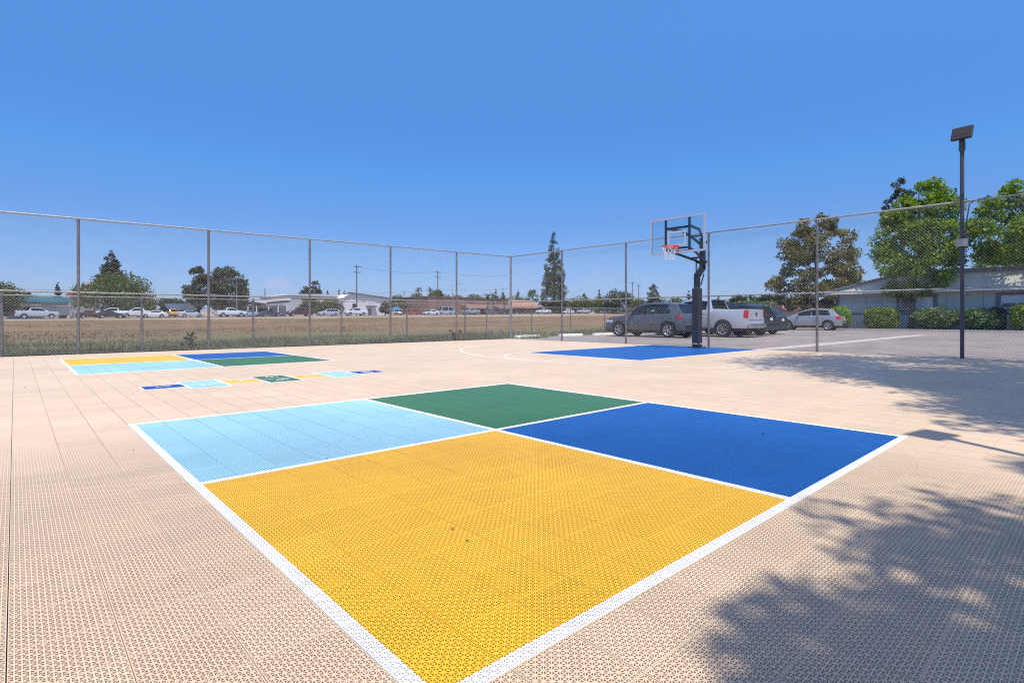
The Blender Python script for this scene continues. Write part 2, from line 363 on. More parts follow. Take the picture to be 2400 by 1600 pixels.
for k in range(0, 11):
    u = 17.0+k*2.72; m.quad((u,12.9,-.012),(u+.1,12.9,-.012),(u+.1,18.2,-.012),(u,18.2,-.012))
for k in range(6):
    v = -22+k*2.8; m.quad((38.6,v,-.012),(44,v,-.012),(44,v+.1,-.012),(38.6,v+.1,-.012))
structure('parking_stripes', m.mesh('parking_stripes', stripe), 'worn white parking bay stripes on the asphalt')
m = MB(); m.box(47.15, 75, -40, 30, -.05, .10)
structure('planting_bed', m.mesh('planting_bed', mat('bark soil', (.12,.085,.06), .95, 0, .3, 5, .2, .5)), 'brown soil bed between kerb and grey building')

# ------------------------------------------------------------------ court
slab = mat('court slab concrete', (.115,.082,.058), .9, 0, .2, 4)
UC, VC = 61.4*T, 66.6*T          # far edges of the tiled floor
m = MB(); m.box(-14, 15.9, -6, 17.15, -.12, .008)
structure('court_slab', m.mesh('court_slab', slab), 'concrete slab beneath the court tiles')
TM = {k: tile_mat(n, c) for k, n, c in (
    ('tan', 'tan floor tile', (.645,.492,.335)), ('yellow', 'yellow floor tile', (.80,.455,.022)), ('sky', 'light blue floor tile', (.30,.545,.67)),
    ('blue', 'royal blue floor tile', (.009,.09,.34)), ('green', 'green floor tile', (.046,.15,.05)), ('white', 'white line on tile', (.86,.86,.86)), ('navy', 'navy floor tile', (.012,.06,.30)))}
lw = .20                          # line width in tiles
rects = []                        # (object, colour, u0, u1, v0, v1) later ones win
def fs(obj, u0, u1, v0, v1, um, vm, cols):
    w = .21; rects.append((obj, 'white', u0, u1, v0, v1))
    for c, a0, a1, b0, b1 in ((cols[0], u0+w, um-w/2, vm+w/2, v1-w), (cols[1], um+w/2, u1-w, vm+w/2, v1-w), (cols[2], u0+w, um-w/2, v0+w, vm-w/2), (cols[3], um+w/2, u1-w, v0+w, vm-w/2)):
        rects.append((obj, c, a0, a1, b0, b1))
fs('near', 0, 18, 0, 19, 9, 9.6, ('sky', 'green', 'yellow', 'blue'))
fs('far', 0, 17.85, 41.35, 59.15, 8.85, 50.4, ('yellow', 'blue', 'sky', 'green'))
hop = [(2,4,'navy',0),(4,6,'sky',1),(6,8,'yellow',0),(8,10,'green',1),(10,12,'yellow',0),(12,14,'sky',1),(14,16,'navy',0)]
hv = 30.35
for a, b_, c, dbl in hop:
    if not dbl:
        rects.append(('hop', 'white', a, b_, hv-.86, hv+.86)); rects.append(('hop', c, a+.10, b_, hv-.78, hv+.78))
for a, b_, c, dbl in hop:
    if dbl:
        rects.append(('hop', 'white', a-.03, b_+.03, hv-1.93, hv+1.93))
        rects.append(('hop', c, a+.08, b_-.08, hv+.045, hv+1.84)); rects.append(('hop', c, a+.08, b_-.08, hv-1.84, hv-.045))
kv0, kv1, ku0 = 23.3, 38.1, 37.4
rects.append(('key', 'white', ku0, UC/T, kv0, kv1)); rects.append(('key', 'blue', ku0+.2, UC/T, kv0+.2, kv1-.2))
us = sorted({-40.0, UC/T} | {x for r in rects for x in r[2:4]}); vs = sorted({-20.0, VC/T} | {x for r in rects for x in r[4:6]})
cells = {}
for i in range(len(us)-1):
    for j in range(len(vs)-1):
        cu, cv = (us[i]+us[i+1])/2, (vs[j]+vs[j+1])/2; key = ('court', 'tan')
        for o_, c, a0, a1, b0, b1 in rects:
            if a0 < cu < a1 and b0 < cv < b1: key = (o_, c)
        mb = cells.setdefault(key, MB())
        for dz in (0, -.0024, -.0055):
            mb.quad(*[(x*T, y*T, TOP+dz) for x, y in ((us[i],vs[j]),(us[i+1],vs[j]),(us[i+1],vs[j+1]),(us[i],vs[j+1]))])
# thin moulded edge that closes the floor along the fences
e = MB(); e.box(-10.2, UC+.035, VC+.001, VC+.04, .008, TOP-.002); e.box(UC+.001, UC+.035, -5, VC, .008, TOP-.002)
structure('court_edge', e.mesh('court_edge', mat('tan edge ramp', (.42,.33,.27), .6)), 'tan edge strip closing the court floor along the fences')
grp = {'near': ('four_square_court', 'large four square court of yellow, light blue, green and royal blue tiles'),
       'far': ('four_square_court', 'smaller-looking four square court near the field fence'),
       'hop': ('hopscotch_court', 'numbered hopscotch course of navy, light blue, yellow and green boxes'),
       'key': ('basketball_key', 'royal blue basketball key with white border under the hoop')}
nm = {'tan': 'court_floor', 'yellow': 'yellow_square', 'sky': 'light_blue_square', 'blue': 'royal_blue_square', 'green': 'green_square', 'white': 'white_lines', 'navy': 'navy_square'}
roots = {k: structure(n, thing(n, lb, None), lb) for k, (n, lb) in grp.items()}
for (o_, c), mb in cells.items():
    if o_ == 'court': structure('court_floor', mb.mesh('court_floor', TM['tan']), 'tan open-rib plastic tile floor of the sport court')
    else: mb.build(nm[c], TM[c], roots[o_])
# arcs painted on the tiles
def arc(mb, cu, cv, r, a0, a1, w, n, z):
    for k in range(n):
        t0, t1 = a0+(a1-a0)*k/n, a0+(a1-a0)*(k+1)/n
        mb.quad(*[(cu+q*math.cos(t), cv+q*math.sin(t), z) for q, t in ((r-w/2,t0),(r+w/2,t0),(r+w/2,t1),(r-w/2,t1))])
flat_white = mat('white court line paint', (.84,.84,.84), .5, 0, .03)
m = MB(); kc = (kv0+kv1)/2*T
arc(m, 13.95, 7.85, 6.37, R(97), R(263), .055, 90, TOP+.003)
for s in (-1, 1):
    y = 7.85+s*6.37; x0 = 13.95-6.37*math.sin(R(7)); yy = 7.85+s*6.37*math.cos(R(7))
    m.quad((x0, yy-.027, TOP+.003), (UC-.01, yy+.02-.027, TOP+.003), (UC-.01, yy+.02+.027, TOP+.003), (x0, yy+.027, TOP+.003))
arc(m, ku0*T+.03, kc, 1.80, R(90), R(270), .055, 50, TOP+.003)
structure('court_lines', m.mesh('court_lines', flat_white), 'white three point arc and free throw circle')
# hopscotch numerals
def numeral(txt, u, v, size, parent):
    cu = bpy.data.curves.new('numeral', 'FONT'); cu.body = txt; cu.size = size; cu.align_x = 'CENTER'; cu.align_y = 'CENTER'; cu.offset = .0; cu.extrude = .0008
    tmp = bpy.data.objects.new('numeral', cu); col.objects.link(tmp)
    me = bpy.data.meshes.new_from_object(tmp); bpy.data.objects.remove(tmp); me.materials.clear(); me.materials.append(flat_white)
    o = link('numeral', me, parent); o.location = (u, v, TOP+.004); o.rotation_euler = (0, 0, R(-90)); o.scale = (.95, 1.0, 1)
for txt, u, v in (('1',3,0),('2',5,.94),('3',5,-.94),('4',7,0),('5',9,.94),('6',9,-.94),('7',11,0),('8',13,.94),('9',13,-.94),('10',15,0)):
    numeral(txt, u*T, (hv+v)*T, .27, roots['hop'])
# blown leaf bits
V, F = [], []
for _ in range(55):
    u, v = random.uniform(-2, 14), random.uniform(-1, 14); a = random.uniform(0, 6.28); s = random.uniform(.006, .015); h = random.uniform(.004, .014)
    n = len(V); c_, s_ = math.cos(a)*s, math.sin(a)*s
    V += [(u-c_, v-s_, TOP+.002), (u+s_*.5, v-c_*.5, TOP+h), (u+c_, v+s_, TOP+.003), (u-s_*.5, v+c_*.5, TOP+h*.6)]; F.append((n, n+1, n+2, n+3))
tag(structure('leaf_litter', npmesh('leaf_litter', np.array(V), np.array(F), mat('dry leaf', (.20,.11,.055), .9, 0, .3))), 'dry leaf bits scattered over the court', None, None, 'stuff')

# ------------------------------------------------------------------ chain link fences
galv = mat('galvanised steel', (.36,.36,.37), .5, .55, .22, 14, .5)
galv_dark = mat('weathered galvanised post', (.20,.195,.20), .6, .45, .28, 9, .5)
wire_m = mat('galvanised wire', (.36,.36,.37), .5, .2, .2, 3)
def chain_mesh(name, length, z0, z1, parent, wr=.0015, pitch=.072):
    """woven wire along local x; two families of zigzag wires as diagonal runs on either face of the weave"""
    H = z1-z0; V = []; F = []
    def run(p, q, dy):
        d = np.array(q)-np.array(p); d = d/np.linalg.norm(d); n1 = np.array((-d[2], 0, d[0])); n2 = np.array((0, 1, 0))
        b = len(V)
        for e in (p, q):
            for s, t in ((1,0),(0,1),(-1,0),(0,-1)): V.append((e[0]+n1[0]*wr*s, dy+wr*t, e[2]+n1[2]*wr*s))
        for k in range(4): F.append((b+k, b+(k+1)%4, b+4+(k+1)%4, b+4+k))
    k = int(math.ceil(H/pitch)); n = int(length/pitch)
    for i in range(-k, n+1):
        for sgn in (1, -1):
            xa, xb = (i*pitch, i*pitch+H) if sgn > 0 else (i*pitch+H, i*pitch)
            za, zb = z0, z1
            # clip
            pts = []
            for (x, z) in ((xa, za), (xb, zb)): pts.append([x, z])
            (x1, zz1), (x2, zz2) = pts
            lo, hi = 0.0, 1.0; dx = x2-x1
            t0, t1 = (0-x1)/dx, (length-x1)/dx
            lo, hi = max(lo, min(t0, t1)), min(hi, max(t0, t1))
            if hi-lo < .002: continue
            run((x1+dx*lo, 0, zz1+H*lo), (x1+dx*hi, 0, zz1+H*hi), .0022*sgn)
    return link(name, npmesh(name, np.array(V), np.array(F), wire_m), parent)
def post(parent, x, h, r=.035, cap=True, m_=None, n=12):
    m = MB(); m.tube([(x,0,-.1),(x,0,h)], r, n)
    if cap: m.lathe([(r*1.12,h-.03),(r*1.12,h+.005),(r*.8,h+.03),(.004,h+.04)], n, 'z', (x,0,0))
    return m.build('post', m_ or galv_dark, parent, True)
def rail(parent, name, L_, z, r=.021, y=0, x0=0):
    m = MB(); m.tube([(x0,y,z),(L_,y,z)], r, 8)
    for k in range(1, int(L_/6.4)+1): m.tube([(x0+k*6.4-.08,y,z),(x0+k*6.4+.08,y,z)], r*1.15, 8)
    return m.build(name, galv, parent, True)
FH = 3.69
FH0 = 3.50        # the field side drops a little away from the corner
PS = 3.05
YF, XF = 67.1*T, 61.75*T
# field side: local x along +u
u0 = 1.9*T*1.0 - PS*2
fa = thing('chain_link_fence', 'tall chain link fence along the grassy field, with a mid rail', 'fence', (u0, YF, 0), 0)
LA = XF-u0
def fz(x): return FH0+(FH-FH0)*x/LA
LA = XF-u0
for k in range(7): post(fa, k*PS, fz(k*PS)-.02)
m = MB(); m.tube([(0,0,FH0),(LA,0,FH)], .024, 8)
for k in range(1, 4): m.tube([(k*6.4-.08,0,fz(k*6.4-.08)),(k*6.4+.08,0,fz(k*6.4+.08))], .028, 8)
m.build('top_rail', galv, fa, True); rail(fa, 'mid_rail', LA, 1.63, .021, .0)
m = MB(); m.tube([(0,0,.06),(LA,0,.06)], .004, 4); m.tube([(0,-.01,FH0-.06),(LA,-.01,FH-.06)], .003, 4); m.build('tension_wire', wire_m, fa)
cm_ = chain_mesh('wire_mesh', LA, .05, FH, fa); cm_.location = (0, -.045, 0)
for v_ in cm_.data.vertices: v_.co.z *= fz(v_.co.x)/FH
# corner post belongs to the parking side run; local x runs from the corner towards -v
fb = thing('chain_link_fence', 'tall chain link fence between the court and the parking lot', 'fence', (XF, YF, 0), R(-90))
LB = 23.0
cp = post(fb, 0, FH+.06, .05, True, galv)
for px in (1317, 1467, 1661, 1915, 2400+120, 2400+520):
    y, D = on_x(px, XF)
    if px < 2300: post(fb, YF-y, FH-.02, .034)
for x_ in (19.0, 22.0): post(fb, x_, FH-.02, .034)
rail(fb, 'top_rail', LB, FH, .024); rail(fb, 'mid_rail', LB, 1.66, .021)
m = MB(); m.tube([(0,0,.06),(LB,0,.06)], .004, 4); m.build('tension_wire', wire_m, fb)
chain_mesh('wire_mesh', LB, .05, FH, fb).location = (0, .045, 0)
# older low fence just behind the tall one
fc = thing('low_fence', 'low older chain link fence standing close behind the tall field fence', 'fence', (u0+PS*1.45, YF+.10, 0), 0)
LC = XF-(u0+PS*1.45)
for u_ in (-.98, 1.88, 4.82, 7.75, 10.4, 13.2): post(fc, u_-(u0+PS*1.45), 1.54, .032)
rail(fc, 'top_rail', LC, 1.53, .013)
chain_mesh('wire_mesh', LC, .05, 1.5, fc).location = (0, .045, 0)
fd = thing('low_fence', 'low chain link fence at the head of the parking bays beside the field', 'fence', (16.2, 19.35, 0), 0)
for k in range(9): post(fd, k*3.05, 1.5, .028)
rail(fd, 'top_rail', 24.4, 1.52, .018); chain_mesh('wire_mesh', 24.4, .05, 1.5, fd, .0013).location = (0, .03, 0)

# ------------------------------------------------------------------ basketball hoop
HV = 7.80
hp = thing('basketball_hoop', 'basketball hoop with clear backboard, red rim, white net and padded dark post', 'basketball hoop', (15.2, 7.74, 0), 0)
navy = mat('dark blue grey powder coat', (.022,.032,.038), .45, 0, .1, 3)
padm = mat('grey vinyl pad', (.035,.035,.042), .5, 0, .1, 6)
m = MB(); m.cbox((0,0,.98), (.235,.25,1.86), None, .03); m.build('post_pad', padm, hp)
m = MB(); m.cbox((-.119,0,.155), (.006,.17,.022)); m.cbox((0,-.126,.155), (.15,.006,.022)); m.build('pad_label', mat('white label', (.75,.75,.75), .6), hp)
m = MB(); m.cbox((0,0,.03), (.4,.4,.05)); m.build('base_plate', navy, hp)
m = MB()
m.cbox((0,0,2.1), (.13,.16,.50), None, .01)
m.bar((0,0,2.30), (.34,0,2.56), .16, .14); m.cbox((.34,0,3.02), (.13,.16,1.0), None, .01); m.build('post', navy, hp)
m = MB(); dy = HV-7.74
m.bar((.2,-.12,2.35), (.02,-.12,2.0), .03, .03); m.tube([(.18,.13,2.35),(.18,.13,2.86)], .02, 8)
m.build('height_strut', navy, hp)
bx = 14.13-15.2        # back of the board, local x
for zs in (0, 1):
    m = MB()
    for s in (-1, 1):
        yb = s*.40+dy; yp = s*.13
        if zs == 0:
            m.bar((.36,yp,2.74), (.10,yp,2.80), .035, .075); m.bar((.10,yp,2.80), (-.55,yb*.8,2.97), .035, .075); m.bar((-.55,yb*.8,2.97), (bx+.02,yb,3.05), .035, .075)
        else:
            m.bar((.36,yp,3.36), (.14,yp,3.45), .035, .075); m.bar((.14,yp,3.45), (-.30,yb*.7,3.70), .035, .075); m.bar((-.30,yb*.7,3.70), (bx+.02,yb,3.72), .035, .075)
    m.bar((-.05,-.16,2.86 if zs == 0 else 3.54), (-.05,.16,2.86 if zs == 0 else 3.54), .03, .05)
    m.build('support_arm', navy, hp)
m = MB()
for s in (-1, 1): m.cbox((bx+.015,s*.40+dy,3.47), (.05,.055,1.02))
m.cbox((bx+.02,dy,3.70), (.05,.745,.065)); m.cbox((bx+.02,dy,3.08), (.05,.745,.05)); m.cbox((bx+.02,dy,2.98), (.05,.745,.05))
m.build('back_frame', navy, hp)
m = MB(); m.cbox((bx-.025,dy,3.475), (.012,1.80,1.05)); bd = m.build('backboard', clear_glass(), hp)
alu = mat('aluminium frame', (.52,.55,.66), .4, .3, .06)
m = MB()
for s in (-1, 1): m.cbox((bx-.022,s*.9+dy,3.475), (.045,.062,1.09))
for z in (2.953, 3.997): m.cbox((bx-.022,dy,z), (.045,1.738,.062))
m.build('board_frame', alu, bd)
m = MB()
for s in (-1, 1): m.cbox((bx-.034,s*.28+dy,3.37), (.004,.05,.45))
for z in (3.17, 3.57): m.cbox((bx-.034,dy,z), (.004,.51,.05))
m.build('target_square', mat('white board marking', (.55,.55,.58), .5), bd)
redm = mat('red rim paint', (.74,.03,.012), .4, 0, .06)
rc = (bx-.03-.15-.229, dy, 3.10)
m = MB(); ring = [(rc[0]+.229*math.cos(t), rc[1]+.229*math.sin(t), rc[2]) for t in np.linspace(0, 2*math.pi, 37)]
m.tube(ring, .014, 8, False)
m.cbox((bx-.06,dy,3.08), (.06,.16,.13)); m.bar((bx-.05,dy-.08,3.03), (rc[0]+.1,dy-.2,3.09), .016, .016); m.bar((bx-.05,dy+.08,3.03), (rc[0]+.1,dy+.2,3.09), .016, .016)
m.cbox((bx-.12,dy,3.095), (.12,.14,.012)); rim = m.build('rim', redm, hp, True)
m = MB(); n12 = 12
def netp(k, row):
    r_ = [.225,.19,.155,.135,.125][row]; t = 2*math.pi*(k+.5*(row%2))/n12; return (rc[0]+r_*math.cos(t), rc[1]+r_*math.sin(t), rc[2]-.01-.1*row)
for row in range(4):
    for k in range(n12):
        a = netp(k, row)
        for kk in ((k, k-1) if row % 2 == 0 else (k, k+1)): m.tube([a, netp(kk, row+1)], .0042, 4, False)
m.build('net', mat('white net cord', (.8,.8,.8), .8), rim)

# ------------------------------------------------------------------ floodlight poles
polem = mat('dark bronze pole', (.085,.078,.095), .5, .1, .1)
def floodlight(label, x, y, rz, box=True):
    t = thing('floodlight_pole', label, 'light pole', (x, y, 0), rz, None)
    m = MB(); m.tube([(0,0,-.05),(0,0,5.0)], .040, 14); m.lathe([(.043,4.86),(.062,4.86),(.062,5.06),(.043,5.06)], 14, 'z'); m.build('pole', polem, t, True)
    m = MB(); m.cbox((0,0,.0), (.2,.2,.03)); m.build('base_plate', polem, t)
    rot = Matrix.Rotation(R(24), 3, 'Y')
    m = MB(); m.cbox((0,0,5.27), (.08,.40,.34), rot, .02)
    for k in range(8): m.cbox((rot @ Vector((-.042,-.165+k*.047,.03)))+Vector((0,0,5.27)), (.02,.018,.22), rot)
    m.cbox((0,0,5.09), (.06,.1,.1)); hd = m.build('lamp_head', mat('dark cast lamp head', (.035,.031,.042), .5, .1, .1), t)
    m = MB(); m.cbox((rot @ Vector((.043,0,0)))+Vector((0,0,5.27)), (.006,.35,.29), rot); m.build('lens', mat('lamp lens', (.55,.56,.58), .15), hd)
    if box:
        m = MB(); m.cbox((-.02,.0,2.72), (.12,.21,.17), None, .01); m.build('junction_box', mat('pale grey box', (.45,.44,.44), .5), t)
    return t
y_, D_ = on_x(2255, XF-.08)
floodlight('dark floodlight pole with grey box standing by the parking lot fence', XF-.08, y_, R(-8))
floodlight('dark floodlight pole beside the tree shade at the court side', 3.74, -1.84, R(80), False)
# conduit drooping from the top rail beside the pole
m = MB(); m.tube([(XF+.03,y_-.5,FH+.03),(XF+.03,y_-.25,FH+.02),(XF,y_-.12,FH-.08),(XF-.02,y_-.07,FH-.5),(XF-.02,y_-.06,2.8)], .012, 6)
tag(m.build('cable', polem, None, True), 'black cable dropping from the fence rail down the floodlight pole', 'cable')

# ------------------------------------------------------------------ wheel stops
wsm = mat('white painted concrete', (.74,.73,.71), .8, 0, .1, 6, .3, .2)
ws_me = None
for k, (px, D, lb) in enumerate(((1236, 26.6, 'white concrete wheel stop closest to the fence corner post'), (1338, 28.8, 'white concrete wheel stop in the empty bay between fence posts'), (1413, 30.2, 'white concrete wheel stop ahead of the grey SUV'))):
    x, y = at(px, D)
    if ws_me is None:
        m = MB(); m.prism([(-.085,0),(-.085,.05),(-.05,.14),(.05,.14),(.085,.05),(.085,0)], -.85, .85, 'x'); ws_me = m.mesh('wheel_stop', wsm)
    o = link('wheel_stop', ws_me); o.location = (x, y, -.018); o.rotation_euler = (0, 0, R((3, -2, 1)[k])); tag(o, lb, 'wheel stop', 'wheel stops at the parking bays')
# ------------------------------------------------------------------ vehicles
tyre_m = mat('tyre rubber', (.018,.018,.019), .85, 0, .2, 8)
alloy_m = mat('alloy rim', (.52,.52,.54), .3, .75, .06)
chrome_m = mat('chrome', (.62,.62,.64), .15, .9, .05)
trim_m = mat('black plastic trim', (.022,.022,.024), .6, 0, .15, 6)
red_lens = mat('red lamp lens', (.50,.012,.015), .15, 0, .1, 6, .6)
clear_lens = mat('clear lamp lens', (.6,.62,.64), .12, .2, .05, 4, .6)
plate_m = mat('licence plate', (.7,.7,.68), .5)
def interp(P, x):
    if x <= P[0][0]: return P[0][1]
    for (a, b), (c, d) in zip(P[:-1], P[1:]):
        if x <= c: return b+(d-b)*(x-a)/(c-a) if c > a else d
    return P[-1][1]
def wheel_meshes(r, w, spokes, detail):
    t = MB(); n = 32 if detail else 16
    t.lathe([(r*.60,-w*.42),(r*.86,-w*.5),(r*.97,-w*.42),(r,-w*.25),(r,w*.25),(r*.97,w*.42),(r*.86,w*.5),(r*.60,w*.42),(r*.58,w*.2),(.01,w*.1),(.01,-w*.2),(r*.58,-w*.3)], n, 'y', close=True)
    q = MB()
    q.lathe([(r*.60,w*.43),(r*.64,w*.46),(r*.64,w*.38),(r*.57,w*.25),(r*.56,w*.36)], n, 'y', close=True)
    if detail:
        for k in range(spokes):
            for off in (-.13, .13):
                a = 2*math.pi*k/spokes+off*.55; b = 2*math.pi*k/spokes+off*1.5
                q.bar((r*.12*math.cos(a), w*.36, r*.12*math.sin(a)), (r*.60*math.cos(b), w*.40, r*.60*math.sin(b)), r*.09, w*.12)
        q.lathe([(.004,w*.44),(r*.13,w*.42),(r*.15,w*.3)], 14, 'y')
    else: q.lathe([(.004,w*.38),(r*.5,w*.34),(r*.6,w*.40)], n, 'y')
    return t.mesh('tyre', tyre_m, True), q.mesh('rim', alloy_m, detail)
def vehicle_meshes(S, body, detail=True):
    """lofted body of stations along the length; its faces are sorted into panels, glass and lamps"""
    Ln, Wd, H = S['L'], S['W'], S['H']; hw = Wd/2; r = S['r']; step = .045 if detail else .11
    top, belt = S['top'], S['belt']; zu = S.get('zu', .22); z0b = S.get('sill', .30)
    xs = set(np.round(np.arange(0, Ln+1e-6, step), 4)) | {round(p[0], 4) for p in top}
    for (a, b), (c, d) in zip(top[:-1], top[1:]):
        if abs(d-b) > .3*1 and (c-a) < .5:
            for k in range(1, 9): xs.add(round(a+(c-a)*k/9, 4))
    xs = sorted(x for x in xs if 0 <= x <= Ln)
    ax = S['axles']; ra = r*1.14
    def bottom(x):
        z = z0b
        if x < .35: z = max(z, S.get('front_low', .26))
        for a in ax:
            if abs(x-a) < ra: z = max(z, r+math.sqrt(ra*ra-(x-a)**2))
        return z
    bed = S.get('bed')
    rings = []
    for x in xs:
        zt = interp(top, x); zb = min(interp(belt, x), zt-.03); z0 = bottom(x)
        e = abs(x-Ln/2)/(Ln/2); pl = 1-S.get('taper', .13)*e**(7 if x > Ln/2 else 5)
        w = hw*pl; zb = max(zb, z0+.05)
        t = max(0, min(1, (zt-zb)/(H-interp(belt, x)+.001))); tum = S.get('tumble', .20)
        wr = w*(.95-tum*t); zr = zt-.05*min(1, t*2)
        arch = z0 > z0b+.02
        K = [(0, zu), (w*(.60 if arch else .84), zu), (w*(.60 if arch else .88), max(z0-.02, zu)), (w*.965, z0)]
        nb = 9 if detail else 4
        for k in range(1, nb+1):
            f = k/nb; z = z0+(zb-z0)*f; bulge = 1-.045*(2*((z-.25)/(interp(belt,x)-.25))-1.05)**2
            K.append((w*bulge*(.995), z))
        K[-1] = (w*.955, zb)
        for f in (.10, .5, .90, 1.0): K.append((w*.95+(wr-w*.95)*f, zb+(zr-zb)*f))
        if bed and bed[0] < x < bed[1]: K += [(wr*.93, zt), (wr*.92, zt-.5), (0, zt-.5)]
        else: K += [(wr*.88, zt-.012), (wr*.5, zt+.012*t), (0, zt+.016*t)]
        rings.append(K)
    nk = len(rings[0]); parts = {}
    iw = 3+nb                              # index of belt row
    doors = S.get('doors', [])
    glass_x = S['glass']; lamps = S
    def put(p, pts):
        mb = parts.setdefault(p, MB()); mb.quad(*pts)
    for i in range(len(xs)-1):
        xm = (xs[i]+xs[i+1])/2; zt = interp(top, xm); sl = (interp(top, xs[i+1])-interp(top, xs[i]))/(xs[i+1]-xs[i])
        for k in range(nk-1):
            q = [(xs[i], *rings[i][k]), (xs[i+1], *rings[i+1][k]), (xs[i+1], *rings[i+1][k+1]), (xs[i], *rings[i][k+1])]
            zm = sum(p[2] for p in q)/4; ym = sum(p[1] for p in q)/4; p = 'body'
            if k >= iw and k < iw+4:      # side glass band
                if iw+1 <= k <= iw+2 and any(a < xm-(zm-interp(belt, xm))*sk < b for a, b, sk in glass_x): p = 'side_window'
            elif k >= iw+4:
                for a, b in S.get('screens', []):
                    if a < xm < b and abs(sl) > .25 and not (bed and bed[0] < xm < bed[1]): p = 'windscreen' if xm < Ln/2 else 'rear_window'
                if p != 'body' and k == iw+4 and S.get('frame', True): p = 'body'
            elif k >= 3:
                if S.get('clad') and (zm < bottom(xm)+.0 + S['clad'] and k <= 4): p = 'cladding'
                for n_, (xa, xb, za, zb2) in S.get('lamps', {}).items():
                    if xa < xm < xb and za < zm < zb2: p = n_
                if p == 'body':
                    for a, b in doors:
                        if a < xm < b and zm > z0b+.08: p = 'door%d' % doors.index((a, b))
            else: p = 'underside'
            for s in (1, -1):
                key = p+('|'+str(s) if p.startswith('door') or p.endswith('light') or p in ('side_window', 'cladding') else '')
                qq = [(Ln/2-a, s*b, c) for a, b, c in q]
                put(key, qq if s > 0 else qq[::-1])
    # nose and tail caps
    for idx, x in ((0, xs[0]), (len(xs)-1, xs[-1])):
        K = rings[idx]; ny = 14
        for k in range(3, nk-2):
            for j in range(ny):
                f0, f1 = -1+2*j/ny, -1+2*(j+1)/ny
                q = [(x, K[k][0]*f0, K[k][1]), (x, K[k][0]*f1, K[k][1]), (x, K[k+1][0]*f1, K[k+1][1]), (x, K[k+1][0]*f0, K[k+1][1])]
                zm = (q[0][2]+q[2][2])/2; fm = abs(f0+f1)/2; p = 'body'
                for n_, (xa, xb, za, zb2) in S.get('lamps', {}).items():
                    if xa <= x <= xb and za < zm < zb2 and fm > S.get('lampw', .7): p = n_+('|1' if f0 > -.01 else '|-1')
                if p == 'body' and idx == 0 and fm < .62 and S.get('grille', (9,9))[0] < zm < S.get('grille', (9,9))[1]: p = 'grille'
                if p == 'body' and zm < S.get('bumper', 0): p = 'bumper|%d' % idx
                put(p, [(Ln/2-a, b, c) for a, b, c in q])
    MM = {'body': body, 'underside': trim_m, 'side_window': glass_dark(), 'windscreen': glass_dark(), 'rear_window': glass_dark(), 'cladding': trim_m,
          'tail_light': red_lens, 'head_light': clear_lens, 'grille': trim_m, 'bumper': S.get('bumper_mat', trim_m)}
    out = []
    for key, mb in parts.items():
        base = key.split('|')[0]; base = 'door' if base.startswith('door') else base
        me = mb.mesh(base, MM.get(base, body), False)
        import bmesh
        bm = bmesh.new(); bm.from_mesh(me); bmesh.ops.remove_doubles(bm, verts=bm.verts, dist=.0006); bmesh.ops.recalc_face_normals(bm, faces=bm.faces); bm.to_mesh(me); bm.free()
        me.polygons.foreach_set('use_smooth', [True]*len(me.polygons))
        try: me.set_sharp_from_angle(angle=R(32))
        except Exception: pass
        out.append((base, me))
    ext = []
    if detail:
        for s in (1, -1):
            for xh in S.get('handles', []):
                m = MB(); m.cbox((Ln/2-xh, s*(hw*.975), interp(belt, xh)-.10), (.17,.03,.03), None, .008); ext.append(('handle', m.mesh('handle', S.get('handle_mat', body), True)))
        for s in (1, -1):
            m = MB(); xm_ = S.get('mirror', 1.65); m.cbox((Ln/2-xm_, s*(hw*1.07), interp(belt, xm_)+.09), (.12,.20,.15), None, .03); m.cbox((Ln/2-xm_, s*(hw*.96), interp(belt, xm_)+.03), (.05,.12,.04))
            ext.append(('mirror', m.mesh('mirror', S.get('mirror_mat', body), True)))
        m = MB(); m.cbox((-Ln/2-.012, 0, S.get('plate_z', .85)), (.012,.31,.155)); ext.append(('licence_plate', m.mesh('licence_plate', plate_m)))
        for n_, mm_, boxes in S.get('extra', []):
            m = MB()
            for c_, d_ in boxes: m.cbox(c_, d_, None, min(d_)*.25)
            ext.append((n_, m.mesh(n_, mm_, True)))
    tw, rw = wheel_meshes(r, S.get('tw', .235), S.get('spokes', 5), detail)
    return dict(parts=out, ext=ext, wheel=(tw, rw), S=S)
def place_vehicle(name, label, cat, VM, x, y, heading, z=0, group=None, near=True):
    """heading: direction of the nose"""
    t = thing(name, label, cat, (x, y, z), heading, group); S = VM['S']
    kids = {}
    for n_, me in VM['parts']:
        o = link(n_, me); kids.setdefault(n_, []).append(o)
    root = kids['body'][0]
    for n_, l_ in kids.items():
        for o in l_: o.parent = t
    for n_, me in VM['ext']:
        o = link(n_, me, t)
        if n_ == 'handle': pass
    for a in S['axles']:
        for s in (1, -1):
            wt = link('wheel', VM['wheel'][0], t); wt.location = (S['L']/2-a, s*(S['W']/2-.135), S['r'])
            if s < 0: wt.rotation_euler = (0, 0, math.pi)
            link('rim', VM['wheel'][1], wt)
    return t
